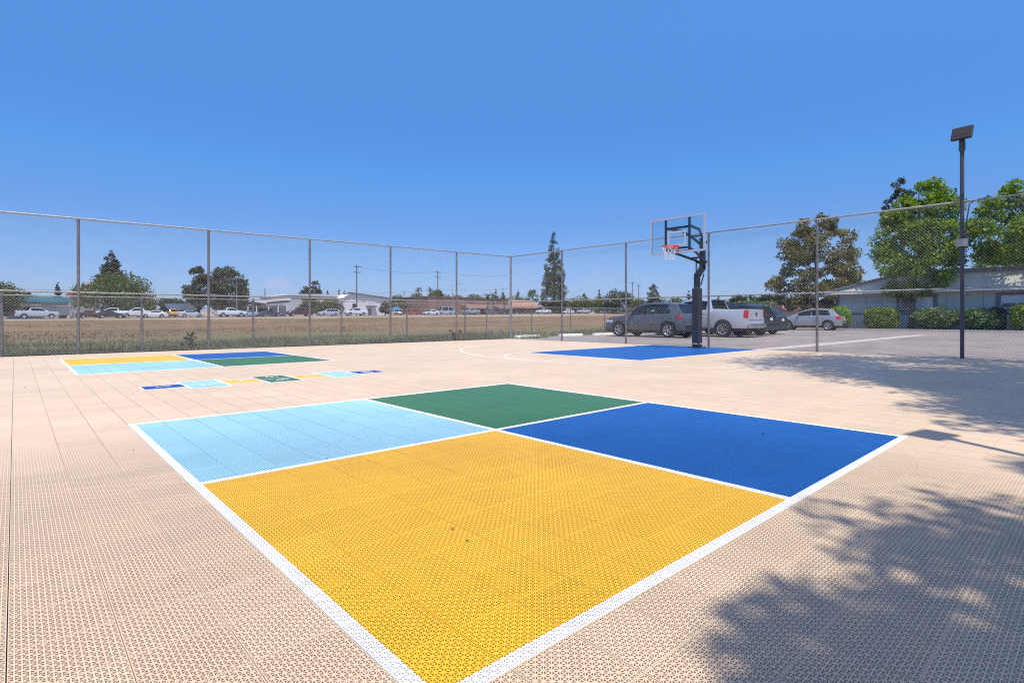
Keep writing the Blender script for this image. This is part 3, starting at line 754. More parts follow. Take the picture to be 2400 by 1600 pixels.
# profiles: (distance from the nose, height)
SUV = dict(L=4.68, W=1.88, H=1.76, r=.365, axles=(.93,3.82), sill=.30, zu=.22, taper=.15, clad=.09,
    top=[(0,.60),(.04,.80),(.12,.93),(.45,1.03),(1.1,1.09),(1.28,1.12),(1.7,1.43),(2.05,1.63),(2.4,1.72),(2.9,1.76),(3.5,1.74),(4.0,1.69),(4.22,1.63),(4.50,1.19),(4.58,1.08),(4.64,.95),(4.68,.62)],
    belt=[(0,.85),(1.2,1.05),(2.5,1.08),(4.0,1.14),(4.68,1.1)], glass=[(1.62,2.62,.3),(2.72,3.50,.0),(3.57,3.98,-.5)],
    screens=[(1.25,2.2),(4.2,4.52)], lamps={'tail_light':(4.30,4.66,.98,1.16),'head_light':(.02,.55,.74,.86)}, lampw=.55, grille=(.5,.8), bumper=.62,
    doors=[(1.42,2.66),(2.68,3.55)], handles=[2.5,3.4], mirror=1.72, plate_z=.86)
PICKUP = dict(L=5.85, W=2.06, H=1.97, r=.415, axles=(1.0,4.62), sill=.46, zu=.34, taper=.08, tumble=.17, tw=.28, spokes=6,
    top=[(0,.85),(.04,1.08),(.15,1.20),(.5,1.26),(1.25,1.30),(1.42,1.33),(1.9,1.66),(2.2,1.83),(2.5,1.93),(3.0,1.97),(3.5,1.96),(3.86,1.91),(4.02,1.43),(4.06,1.40),(5.80,1.40),(5.85,1.37)],
    belt=[(0,1.0),(1.3,1.27),(2.5,1.30),(5.85,1.36)], glass=[(1.85,2.78,.35),(2.88,3.72,.05)], screens=[(1.40,2.3),(3.84,4.03)], bed=(4.08,5.76),
    lamps={'tail_light':(5.68,5.9,.98,1.32),'head_light':(.0,.45,.85,1.05)}, lampw=.80, grille=(.6,1.0), bumper=.0,
    doors=[(1.55,2.82),(2.84,3.80)], handles=[2.66,3.62], mirror=1.9, plate_z=.62)
BIGSUV = dict(SUV, L=4.95, W=2.0, H=1.80, r=.39, axles=(.98,3.95), clad=.10,
    top=[(0,.65),(.04,.88),(.12,1.02),(.5,1.10),(1.1,1.14),(1.3,1.17),(1.75,1.48),(2.1,1.66),(2.5,1.76),(3.0,1.80),(3.8,1.78),(4.4,1.74),(4.58,1.68),(4.80,1.24),(4.86,1.12),(4.91,.95),(4.95,.6)],
    belt=[(0,.95),(1.3,1.13),(2.5,1.16),(4.95,1.2)], glass=[(1.65,2.75,.3),(2.83,3.65,.0),(3.73,4.42,-.25)], screens=[(1.25,2.3),(4.55,4.82)],
    lamps={'tail_light':(4.55,4.93,1.0,1.20),'head_light':(.02,.5,.82,.95)}, lampw=.5, doors=[(1.45,2.79),(2.81,3.7)], handles=[2.6,3.5], plate_z=.9)
CROSS = dict(SUV, L=4.72, W=1.93, H=1.68, axles=(.95,3.78), clad=.05,
    belt=[(0,.85),(1.2,1.05),(2.5,1.08),(4.72,1.12)], top=[(0,.60),(.05,.82),(.15,.93),(.6,1.02),(1.0,1.06),(1.2,1.10),(1.8,1.43),(2.2,1.59),(2.6,1.67),(3.2,1.68),(3.8,1.63),(4.1,1.57),(4.52,1.12),(4.62,1.02),(4.68,.9),(4.72,.55)],
    lamps={'tail_light':(4.32,4.72,.86,1.10),'head_light':(.02,.5,.72,.86)}, glass=[(1.62,2.62,.3),(2.70,3.42,.0),(3.50,4.0,-.6)], screens=[(1.2,2.3),(4.1,4.56)])
SEDAN = dict(L=4.75, W=1.83, H=1.45, r=.33, axles=(.92,3.65), sill=.24, zu=.18, taper=.15, tumble=.24,
    top=[(0,.50),(.05,.68),(.2,.76),(1.2,.94),(1.4,.98),(2.1,1.36),(2.5,1.44),(3.0,1.45),(3.4,1.40),(4.05,1.10),(4.55,1.06),(4.7,.95),(4.75,.55)],
    belt=[(0,.7),(1.4,.94),(4.0,1.0),(4.75,.98)], glass=[(1.7,2.62,.4),(2.7,3.55,-.3)], screens=[(1.35,2.4),(3.3,4.1)],
    lamps={'tail_light':(4.4,4.75,.78,.95),'head_light':(.0,.5,.6,.72)}, lampw=.6, grille=(.4,.6), bumper=.45)
VAN = dict(L=5.0, W=1.95, H=1.75, r=.34, axles=(.95,3.95), sill=.26, zu=.2, taper=.12, tumble=.18,
    top=[(0,.55),(.06,.82),(.2,.95),(.9,1.1),(1.1,1.17),(1.8,1.6),(2.2,1.72),(3.0,1.75),(4.5,1.68),(4.75,1.6),(4.92,1.1),(4.97,.9),(5.0,.5)],
    belt=[(0,.85),(1.2,1.05),(5,1.08)], glass=[(1.6,2.4,.4),(2.5,3.5,0),(3.6,4.6,-.1)], screens=[(1.05,2.1),(4.7,4.95)],
    lamps={'tail_light':(4.7,5.0,.85,1.3),'head_light':(.0,.5,.65,.8)}, lampw=.75, grille=(.45,.65), bumper=.45)
BOXVAN = dict(VAN, H=2.6, L=6.2, W=2.1, axles=(1.0,4.6), r=.38,
    top=[(0,.7),(.06,1.0),(.2,1.1),(.8,1.25),(1.5,1.9),(1.7,2.3),(2.0,2.55),(3.0,2.6),(6.0,2.58),(6.15,2.5),(6.2,.7)], belt=[(0,1.0),(6.2,1.25)], glass=[(1.35,2.2,.3),(2.4,3.6,0),(3.8,5.8,0)], screens=[(.8,1.9)], lamps={'tail_light':(6.1,6.3,.9,1.3),'head_light':(0,.4,.75,.95)})
# ---- the four parked close to the court
grey_p = paint('dark grey metallic paint', (.10,.104,.122), .35, .3)
silver_p = paint('bright silver paint', (.57,.585,.63), .3, .28)
black_p = paint('black paint', (.014,.015,.022), .2, .2)
silver2_p = paint('warm silver paint', (.33,.33,.345), .4, .3)
red_p = paint('red paint', (.36,.02,.018), .1, .3)
white_p = paint('white vehicle paint', (.72,.73,.75), 0, .35)
sticker = mat('paper on window', (.35,.55,.55), .5)
SUV['extra'] = [('window_sticker', sticker, [((2.34-2.95, .825, 1.30), (.19,.01,.11))])]
vm = vehicle_meshes(SUV, grey_p)
y1 = 13.5                                    # rear axle, local layout along +y
place_vehicle('parked_suv', 'dark grey SUV parked nose to the field just beyond the padded hoop post', 'car', vm, 23.64, 13.5+3.82-4.68/2, R(91), -.02)
SUV.pop('extra')
P2 = dict(PICKUP); P2['extra'] = [
    ('bumper', chrome_m, [((-2.98,0,.60), (.16,1.90,.22))]),
    ('tailgate', silver_p, [((-2.935,0,1.14), (.03,1.56,.50))]),
    ('tailgate_emblem', mat('dark badge', (.05,.05,.055), .3), [((-2.955,0,1.20), (.012,.26,.05)), ((-2.955,0,1.15), (.012,.14,.08)), ((-2.955,0,1.08), (.012,.06,.10))]),
    ('tow_hitch', trim_m, [((-3.02,0,.42), (.2,.08,.08))])]
vm = vehicle_meshes(P2, silver_p)
place_vehicle('pickup_truck', 'silver crew cab pickup parked with its tailgate towards the court fence', 'pickup truck', vm, 26.55, 12.1+4.62-5.85/2, R(90), -.02)
B2 = dict(BIGSUV); B2['H'] = 1.73; B2['top'] = [(a_, b_*.96) for a_, b_ in BIGSUV['top']]; B2['extra'] = [('rear_bumper_trim', chrome_m, [((-2.49,0,.72), (.02,1.2,.03))]), ('roof_rail', trim_m, [((-.4,.72,1.735), (2.2,.04,.05))]), ('roof_rail', trim_m, [((-.4,-.72,1.735), (2.2,.04,.05))])]
vm = vehicle_meshes(B2, black_p)
place_vehicle('parked_suv', 'black SUV with roof rails parked on the far side of the silver pickup', 'car', vm, 29.55, 11.35+2.475, R(90), -.02)
R2 = dict(CROSS); R2['lampw'] = .35; R2['lamps'] = {'tail_light':(4.25,4.72,.78,1.14),'head_light':(.02,.5,.72,.86)}
vm = vehicle_meshes(R2, paint('dark charcoal paint', (.03,.03,.035), .2))
place_vehicle('parked_car', 'dark car mostly hidden beyond the black SUV, its large red tail lamps showing', 'car', vm, 32.5, 11.9+2.36, R(90), -.02)
vm = vehicle_meshes(CROSS, silver2_p)
x_, y_ = at(1912, 41.6)
place_vehicle('parked_suv', 'warm silver crossover parked side on by the lime green bush', 'car', vm, x_+.92, y_+.75, R(97), -.02)
# ---- vehicles along the road beyond the field
_far = {}
def far_vehicle(kind, px, v, pcol, face, label, cat, name, dz=0, heading=None):
    key = (kind, pcol)
    if key not in _far:
        S = {'pickup': PICKUP, 'sedan': SEDAN, 'suv': SUV, 'van': VAN, 'boxvan': BOXVAN}[kind]
        _far[key] = vehicle_meshes(S, FP[pcol], False)
    u, D = on_y(px, v)
    h = (0 if face > 0 else math.pi) if heading is None else heading
    return place_vehicle(name, label, cat, _far[key], u, v, h, terrain(u, v)+.05+dz, 'vehicles along the road beyond the field', False)
FP = {'white': white_p, 'silver': silver_p, 'grey': paint('mid grey paint', (.10,.11,.13), .3), 'black': black_p, 'maroon': paint('maroon paint', (.10,.018,.02), .2),
      'blue': paint('dark blue paint', (.03,.05,.09), .3), 'yellow': paint('yellow paint', (.62,.33,.03)), 'red': paint('faded red paint', (.28,.06,.045)), 'pale': paint('pale blue grey paint', (.42,.5,.58), .2), 'sage': paint('pale green grey paint', (.40,.47,.46), .3)}
for a in [
    ('pickup', 87, 126, 'silver', 1, 'silver crew cab pickup on the road before the blue roofed building', 'pickup truck', 'pickup_truck'),
    ('sedan', 214, 129, 'maroon', 1, 'dark maroon car beside the pale block wall under the big green tree', 'car', 'parked_car'),
    ('pickup', 262, 131, 'white', -1, 'white pickup behind the black sedan under the big green tree', 'pickup truck', 'pickup_truck'),
    ('sedan', 258, 125, 'black', 1, 'black sedan in front of the white pickup under the big green tree', 'car', 'parked_car'),
    ('pickup', 322, 130, 'white', -1, 'white pickup partly hidden by a white sedan', 'pickup truck', 'pickup_truck'),
    ('sedan', 360, 126, 'white', -1, 'white sedan overlapping the white pickup near the yellow vehicle', 'car', 'parked_car'),
    ('suv', 403, 132, 'yellow', 1, 'yellow vehicle with a roof frame behind the parked sedans', 'car', 'parked_car', 0, R(90)),
    ('sedan', 447, 126, 'silver', 1, 'silver sedan by the solar panel canopy', 'car', 'parked_car'),
    ('pickup', 540, 127, 'white', 1, 'white pickup near the dark eucalyptus tree', 'pickup truck', 'pickup_truck'),
    ('sedan', 588, 130, 'pale', 1, 'pale blue sedan tucked behind the nose of the white pickup', 'car', 'parked_car'),
    ('sedan', 634, 127, 'blue', 1, 'dark blue sedan under the angular canopy building', 'car', 'parked_car'),
    ('pickup', 703, 131, 'maroon', -1, 'dark maroon pickup below the olive shrubs', 'pickup truck', 'pickup_truck'),
    ('van', 770, 128, 'silver', -1, 'silver minivan in front of the olive shrubs', 'car', 'minivan'),
    ('pickup', 834, 127, 'white', -1, 'white pickup in front of the white warehouse end', 'pickup truck', 'pickup_truck'),
    ('suv', 927, 150, 'white', -1, 'white car below the blue canopy', 'car', 'parked_car', 0, R(-90)),
    ('van', 953, 150, 'red', 1, 'faded red van right of the blue canopy', 'car', 'van'),
    ('suv', 973, 153, 'red', 1, 'faded red SUV beside the red van', 'car', 'parked_car'),
    ('sedan', 1011, 129, 'white', -1, 'white sedan in front of the pale box van', 'car', 'parked_car'),
    ('boxvan', 1043, 139, 'pale', -1, 'pale blue box van outside the brown building', 'van', 'box_van'),
    ('pickup', 1104, 130, 'sage', -1, 'pale green grey pickup outside the brown building', 'pickup truck', 'pickup_truck'),
    ('suv', 1150, 133, 'grey', 1, 'grey SUV near the palms by the brown building', 'car', 'parked_car'),
    ('suv', 1186, 134, 'black', 1, 'black SUV behind the corner fence post', 'car', 'parked_car'),
    ('suv', 1215, 138, 'black', 1, 'black SUV at the foot of the tan roofed building', 'car', 'parked_car'),
    ('van', 1240, 138, 'maroon', 1, 'dark maroon van at the foot of the tan roofed building', 'car', 'minivan'),
    ('pickup', 1274, 133, 'white', -1, 'white pickup at the foot of the tall redwood', 'pickup truck', 'pickup_truck'),
    ('sedan', 1333, 132, 'white', -1, 'white sedan before the pink gabled house', 'car', 'parked_car'),
    ('pickup', 1368, 134, 'silver', -1, 'silver pickup beyond the low bay fence', 'pickup truck', 'pickup_truck'),
    ('sedan', 1420, 132, 'white', -1, 'white sedan over the bonnet of the dark grey SUV', 'car', 'parked_car')]:
    far_vehicle(*a)
# ------------------------------------------------------------------ trees and plants
bark = mat('grey brown bark', (.11,.085,.065), .95, 0, .3, 6, .2, .6)
bark2 = mat('reddish bark', (.13,.075,.05), .95, 0, .3, 6, .2, .6)
LEAF = {
 'green': leaf_mat('bright green leaves', (.055,.12,.010), (.28,.42,.03), .52, .5, (.48,.60,.09)),
 'magnolia': leaf_mat('glossy magnolia leaves', (.055,.058,.012), (.26,.23,.045), .25, .4, (.44,.30,.11)),
 'eucalypt': leaf_mat('dull grey green leaves', (.026,.034,.014), (.105,.115,.05), .2, .6, (.19,.17,.09)),
 'dark': leaf_mat('dark green leaves', (.012,.024,.008), (.050,.075,.022), .15, .6, (.09,.11,.04)),
 'conifer': leaf_mat('dark conifer needles', (.014,.024,.012), (.050,.068,.032), .08, .7, (.10,.10,.06)),
 'redwood': leaf_mat('redwood needles', (.030,.042,.018), (.11,.125,.055), .15, .7, (.19,.165,.09)),
 'olive': leaf_mat('yellow green leaves', (.05,.065,.015), (.17,.18,.05), .25, .6, (.26,.26,.09)),
 'mid': leaf_mat('mid green leaves', (.035,.060,.012), (.13,.18,.04), .28, .6, (.22,.26,.08)),
 'lime': leaf_mat('lime green leaves', (.08,.17,.010), (.27,.45,.025), .35, .5, (.40,.56,.05)),
 'pale': leaf_mat('pale green leaves', (.06,.11,.035), (.25,.34,.13), .35, .55, (.42,.5,.26)),
 'hedge': leaf_mat('glossy hedge leaves', (.05,.10,.008), (.25,.37,.03), .3, .5, (.34,.42,.08)),
 'juniper': leaf_mat('juniper sprays', (.04,.085,.03), (.16,.27,.10), .25, .65, (.28,.38,.16)),
 'palm': leaf_mat('palm fronds', (.03,.05,.015), (.10,.14,.05), .15, .5)}
def leaf_cloud(C, Rr, n, size, g, flat=.8, droop=0.0, shell=.5, slim=.55):
    """leaf quads through the clumps: C (m,3) centres, Rr (m,) radii"""
    w = Rr**2; idx = g.choice(len(C), n, p=w/w.sum())
    d = g.normal(size=(n, 3)); d /= np.linalg.norm(d, axis=1)[:, None]
    rad = Rr[idx]*(shell+(1-shell)*g.random(n)**.5)*g.uniform(.75, 1.12, n)
    P = C[idx]+d*rad[:, None]*np.array((1, 1, flat))
    a = g.normal(size=(n, 3))+d*.6; a[:, 2] -= droop; a /= np.linalg.norm(a, axis=1)[:, None]
    b = np.cross(a, g.normal(size=(n, 3))+d*.8); b /= np.linalg.norm(b, axis=1)[:, None]+1e-9
    s = (size*g.uniform(.6, 1.35, n))[:, None]
    V = np.empty((n, 4, 3)); V[:, 0] = P-a*s*.5; V[:, 1] = P+b*s*slim*.5; V[:, 2] = P+a*s*.5; V[:, 3] = P-b*s*slim*.5
    return V.reshape(-1, 3), np.arange(n*4).reshape(-1, 4)
PROF = {
 'round': [(0,.35),(.12,.75),(.3,1),(.5,1),(.7,.88),(.88,.58),(1,.12)],
 'oval': [(0,.4),(.15,.8),(.35,1),(.6,.92),(.8,.66),(.93,.36),(1,.06)],
 'spread': [(0,.5),(.1,.85),(.3,1),(.55,.95),(.75,.75),(.9,.45),(1,.1)],
 'cone': [(0,.85),(.08,1),(.3,.80),(.55,.52),(.8,.24),(1,.02)],
 'redwood': [(0,.85),(.1,1),(.3,.82),(.5,.72),(.66,.50),(.8,.36),(.9,.20),(1,.02)],
 'magnolia': [(0,.62),(.08,.95),(.22,1),(.36,.86),(.52,.82),(.66,.86),(.8,.62),(.92,.40),(1,.16)],
 'column': [(0,.7),(.2,1),(.6,.95),(.85,.6),(1,.1)]}
def tree(name, label, cat, x, y, z, h0, H, Wd, kind, n, leaf, lm, seed, nc=60, cr=.2, trunk=.2, group=None, lean=(0,0), bk=None, flat=.75, limbs=7, droop=0.0, core=True, aspect=1.0, slim=.55, ax=1.0):
    """crown from h0 to H above the base, Wd across"""
    g = np.random.default_rng(seed); pr = PROF[kind]
    t = thing(name, label, cat, (x, y, z), 0, group)
    T_ = []; 
    while len(T_) < nc:
        tt = g.random(); r = interp(pr, tt)
        if g.random() < r: T_.append((tt, r))
    C = []; Q = []
    for tt, r in T_:
        a = g.random()*2*math.pi; rr = r*Wd/2*(g.uniform(.35, 1)**.5)*g.uniform(.82, 1.06); c = Wd*cr*g.uniform(.55, 1.1)*(.45+.55*r)
        rr = max(0, rr-c*.35)
        C.append((rr*math.cos(a)*ax+lean[0]*tt, rr*math.sin(a)*aspect+lean[1]*tt, h0+tt*(H-h0)*.96)); Q.append(c)
    C, Q = np.array(C), np.array(Q)
    V, F = leaf_cloud(C, Q, n, leaf, g, flat, droop, .45, slim)
    V[:, 2] = np.maximum(V[:, 2], .02)
    link('crown', npmesh('crown', V, F, lm), t)
    m = MB(); th = h0+(H-h0)*(.85 if kind in ('cone','redwood') else .55)
    pts = [(0,0,-.15)]+[(lean[0]*k*.5/4+g.normal()*trunk*.25*(k > 0), lean[1]*k*.5/4+g.normal()*trunk*.25*(k > 0), th*k/4) for k in (.15, 1, 2, 3, 4)]
    m.tube(pts, [trunk*1.35, trunk*1.05, trunk*.95, trunk*.8, trunk*.55, trunk*.2], 8)
    for k in g.choice(len(C), min(limbs, len(C)), False):
        c = C[k]; b0 = np.array(pts[2])*.5+np.array(pts[3])*.5 if c[2] < th*.7 else np.array(pts[4]); b0 = b0.copy(); b0[2] = min(b0[2], max(.2, c[2]-.1)); mid = (b0+c)/2+np.array((0,0,.06*H))
        m.tube([tuple(b0), tuple(mid), tuple(c)], [trunk*.42, trunk*.28, trunk*.08], 6)
    m.build('trunk', bk or bark, t, True)
    return t
def px_tree(name, label, cat, px0, px1, ytop, D=None, v=None, ylow=None, kind='round', n=2500, leaf=.5, lm='mid', seed=1, **k):
    """stand a tree in the bearing of the columns px0..px1, sized from its distance"""
    pc = (px0+px1)/2
    if v is not None: x, D = on_y(pc, v); y = v
    else: x, y = at(pc, D)
    n = int(n*1.7)
    if kind in ('cone', 'column', 'redwood'): k['nc'] = int(k.get('nc', 40)*2.2); k['cr'] = k.get('cr', .2)*.72; n = int(n*1.25); leaf *= .85
    if D > 105 and px0 > 1330: px0 -= (px1-px0)*.14; px1 += (px1-px0)*.13; n = int(n*1.2)
    k['cr'] = k.get('cr', .2)*1.22; z = terrain(x, y); Wd = (px1-px0)*D/FPX*1.04; H = hgt(ytop, D)-z; h0 = max(.3, (hgt(ylow, D)-z) if ylow else H*.12)
    return tree(name, label, cat, x, y, z, h0, H, Wd, kind, n, leaf, LEAF[lm], seed, **k)
# beside the grey building
x, D = 48.2, 0
def bed_tree(name, label, cat, px0, px1, pt, ytop, ylow, u, kind, n, leaf, lm, seed, **k):
    v, D = on_x(pt, u); pc = (px0+px1)/2; Wd = (px1-px0)*D/FPX; off = (pc-pt)*D/FPX
    tl = k.pop('top', 0)
    return tree(name, label, cat, u, v, .1, hgt(ylow, D)-.1, hgt(ytop, D)-.1, Wd, kind, n, leaf, LEAF[lm], seed, lean=((off*1.2+tl)*RT[0], (off*1.2+tl)*RT[1]), **k)
bed_tree('shade_tree', 'tall bright green tree with a slim trunk before the grey building window', 'tree', 2034, 2240, 2134, 402, 690, 48.8, 'oval', 23000, .22, 'green', 21, nc=150, cr=.135, top=1.5, ax=.62, trunk=.19, flat=.8)
bed_tree('shade_tree', 'bright green tree at the frame edge with branches reaching over the roof', 'tree', 2298, 2600, 2418, 395, 612, 48.8, 'spread', 21000, .21, 'green', 22, nc=85, cr=.11, ax=.62, trunk=.2, flat=.7)
px_tree('magnolia_tree', 'bronze and dark green magnolia behind the warm silver crossover', 'tree', 1806, 2024, 494, D=53, ylow=722, kind='magnolia', n=15500, leaf=.245, lm='magnolia', seed=5, nc=140, cr=.085, trunk=.22)
px_tree('pine_tree', 'dark grey green pine top rising behind the bright green tree', 'tree', 2070, 2150, 393, D=82, ylow=640, kind='oval', n=5000, leaf=.42, lm='eucalypt', seed=9, nc=60, cr=.14, trunk=.3, slim=.3)
px_tree('shade_tree', 'pale green tree crown showing over the flat roof', 'tree', 2285, 2440, 578, D=72, ylow=700, kind='round', n=6000, leaf=.4, lm='pale', seed=14, nc=60, cr=.16)
def bush(name, label, px0, px1, ytop, u, n, leaf, lm, seed, box=True, depth=1.2, core=True):
    """clipped or loose shrub in the bed: leaves over a rounded block"""
    va, Da = on_x(px0, u); vb, Db = on_x(px1, u); D = (Da+Db)/2; Wd = abs(va-vb); H = hgt(ytop, D)-.1
    t = thing(name, label, 'bush', (u, (va+vb)/2, .1), 0); g = np.random.default_rng(seed)
    p = 3.3 if box else 2.2
    d = g.normal(size=(n, 3)); d[:, 2] = d[:, 2]*.8+.15
    nrm = (np.abs(d)**p).sum(1)**(1/p); d /= nrm[:, None]
    lump = 1+.07*np.sin(d[:, 0]*7+seed)+.07*np.sin(d[:, 1]*9+d[:, 2]*6+seed*2)
    q = g.uniform(.80 if box else .55, 1.03, n)*(lump if not box else 1+.6*(lump-1))
    P = d*q[:, None]*np.array((depth/2, Wd/2, H/2)); P[:, 2] += H/2; P[:, 2] = np.maximum(P[:, 2], .03)
    a = g.normal(size=(n, 3))+d*.5; a /= np.linalg.norm(a, axis=1)[:, None]; b = np.cross(a, g.normal(size=(n, 3))+d); b /= np.linalg.norm(b, axis=1)[:, None]
    s = (leaf*g.uniform(.6, 1.4, n))[:, None]; V = np.empty((n, 4, 3)); V[:, 0] = P-a*s*.5; V[:, 1] = P+b*s*.3; V[:, 2] = P+a*s*.5; V[:, 3] = P-b*s*.3
    link('foliage', npmesh('foliage', V.reshape(-1, 3), np.arange(n*4).reshape(-1, 4), LEAF[lm]), t)
    m = MB()
    for k in range(9):
        e = g.uniform(-1, 1, 3); m.tube([(0, e[1]*.1, -.1), (e[0]*depth*.2, e[1]*Wd*.2, H*.35), (e[0]*depth*.35, e[1]*Wd*.38, H*.75)], [.03, .022, .008], 5)
    m.build('stem', bark, t); return t
bush('clipped_bush', 'rounded lime green bush behind the warm silver crossover', 1944, 1993, 717, 47.85, 5200, .13, 'lime', 31, False, 1.5)
bush('clipped_hedge', 'square clipped green hedge at the foot of the building by the slim trunk', 2026, 2105, 721, 47.85, 8500, .11, 'hedge', 32, True, 1.3)
bush('loose_shrub', 'loose pale green flowering shrub under the wide window', 2140, 2254, 722, 47.85, 9000, .14, 'pale', 33, False, 1.4)
bush('juniper_bush', 'low spreading juniper between the floodlight pole and the dark round shrub', 2246, 2340, 722, 47.85, 8000, .13, 'juniper', 34, False, 1.4)
bush('round_shrub', 'dark green round shrub at the end of the juniper', 2312, 2358, 721, 48.2, 4200, .11, 'dark', 35, True, 1.1)
bush('clipped_hedge', 'clipped yellow green hedge at the frame edge beneath the far window', 2368, 2440, 714, 47.85, 7000, .11, 'hedge', 36, True, 1.3)
# far trees, from the field's west end round to the parking lot
for k, a in enumerate([
 ('shade_tree', 'green tree at the field edge beside the teal roofed building', -80, 46, 657, 136, 735, 'round', 3800, .42, 'mid', dict(nc=60, cr=.16)),
 ('shade_tree', 'small dark tree top over the teal roof', 54, 76, 683, 215, 715, 'round', 700, .5, 'dark', dict(nc=14, cr=.2)),
 ('conifer_tree', 'small slender conifer above the teal roofed building', 124, 146, 652, 200, 720, 'cone', 1500, .5, 'conifer', dict(nc=45, cr=.16)),
 ('conifer_tree', 'tall dark conifer rising behind the big round green tree', 226, 294, 583, 175, 690, 'redwood', 4200, .6, 'conifer', dict(nc=90, cr=.15)),
 ('shade_tree', 'big round green tree overhanging the row of parked cars', 194, 356, 633, 140, 736, 'spread', 7500, .45, 'mid', dict(nc=95, cr=.14, trunk=.3)),
 ('shade_tree', 'dark round tree beside the solar panel canopy', 370, 432, 697, 160, 733, 'round', 1900, .5, 'dark', dict(nc=30, cr=.18)),
 ('eucalyptus_tree', 'narrower crown of two dark eucalyptus trees', 434, 500, 620, 150, 728, 'oval', 4200, .5, 'eucalypt', dict(nc=55, cr=.17, trunk=.35)),
 ('eucalyptus_tree', 'wider crown of two dark eucalyptus trees', 482, 582, 617, 147, 735, 'oval', 6800, .5, 'eucalypt', dict(nc=80, cr=.15, trunk=.4)),
 ('shade_tree', 'low dark tree below the angular canopy roof', 592, 614, 706, 165, 735, 'round', 800, .45, 'dark', dict(nc=16, cr=.2)),
 ('shade_tree', 'dark round tree top behind the grey warehouse roof', 698, 736, 671, 230, 715, 'round', 1500, .6, 'dark', dict(nc=26, cr=.2)),
 ('cypress_tree', 'tall narrow dark tree behind the grey warehouse roof', 724, 755, 652, 232, 715, 'column', 1900, .6, 'dark', dict(nc=36, cr=.22)),
 ('olive_shrub', 'yellow olive shrub behind the silver minivan', 694, 752, 697, 138, 732, 'spread', 2200, .4, 'olive', dict(nc=36, cr=.16)),
 ('olive_shrub', 'wide yellow olive shrub between the minivan and the white warehouse end', 744, 808, 698, 140, 732, 'spread', 2300, .4, 'olive', dict(nc=36, cr=.16)),
 ('conifer_tree', 'small conifer tip over the warehouse roof, nearest the tall narrow tree', 762, 774, 676, 250, 700, 'cone', 500, .6, 'conifer', dict(nc=16, cr=.2)),
 ('conifer_tree', 'middle one of three small conifer tips over the warehouse roof', 789, 800, 677, 245, 700, 'cone', 450, .6, 'conifer', dict(nc=16, cr=.2)),
 ('conifer_tree', 'small conifer tip over the warehouse roof, nearest the tall utility pole', 801, 813, 679, 252, 700, 'cone', 450, .6, 'conifer', dict(nc=16, cr=.2)),
 ('shade_tree', 'low dark tree line behind the tan roofed building', 1186, 1240, 692, 230, 716, 'spread', 1500, .6, 'mid', dict(nc=26, cr=.2)),
 ('shade_tree', 'low olive trees over the roof left of the brown building pole', 1040, 1094, 692, 245, 716, 'spread', 1300, .6, 'olive', dict(nc=24, cr=.2)),
 ('shade_tree', 'dark small tree at the white warehouse corner', 888, 918, 704, 150, 738, 'round', 1000, .45, 'dark', dict(nc=20, cr=.2)),
 ('shade_tree', 'yellow green tree beside the warehouse corner', 914, 952, 687, 172, 728, 'round', 1500, .5, 'olive', dict(nc=26, cr=.2)),
 ('shade_tree', 'broad yellow green tree left of the brown building', 950, 1014, 686, 170, 728, 'spread', 2500, .5, 'olive', dict(nc=40, cr=.17)),
 ('shade_tree', 'dark green tree beside the utility pole by the brown building', 1002, 1044, 676, 185, 720, 'round', 1700, .5, 'mid', dict(nc=28, cr=.2)),
 ('conifer_tree', 'small dark conifer over the end of the brown roof', 1043, 1059, 686, 235, 712, 'cone', 600, .5, 'conifer', dict(nc=16, cr=.2)),
 ('shade_tree', 'low green tree line above the brown flat roof', 1088, 1136, 690, 250, 715, 'round', 1400, .6, 'mid', dict(nc=24, cr=.2)),
 ('conifer_tree', 'pointed conifer over the brown flat roof', 1152, 1172, 671, 245, 716, 'cone', 1000, .6, 'conifer', dict(nc=26, cr=.18)),
 ('conifer_tree', 'shorter conifer next to the fence corner post', 1170, 1188, 674, 240, 716, 'cone', 900, .6, 'conifer', dict(nc=24, cr=.18)),
 ('conifer_tree', 'conifer behind the tan roofed building', 1204, 1226, 675, 235, 716, 'cone', 1100, .6, 'conifer', dict(nc=26, cr=.18)),
 ('shade_tree', 'round topped tree behind the tan roofed building', 1234, 1262, 676, 225, 714, 'round', 1200, .55, 'mid', dict(nc=24, cr=.2)),
 ('redwood_tree', 'very tall tapering redwood standing alone above the rooftops', 1262, 1334, 533, 160, 729, 'redwood', 11500, .55, 'redwood', dict(nc=190, cr=.135, trunk=.5, bk=None)),
]):
    nme, lb, p0, p1, yt, v_, yl, kd, n_, lf, lm_, kw = a
    px_tree(nme, lb, 'tree', p0, p1, yt, v=v_, ylow=yl, kind=kd, n=n_, leaf=lf, lm=lm_, seed=100+k, group=None, **kw)
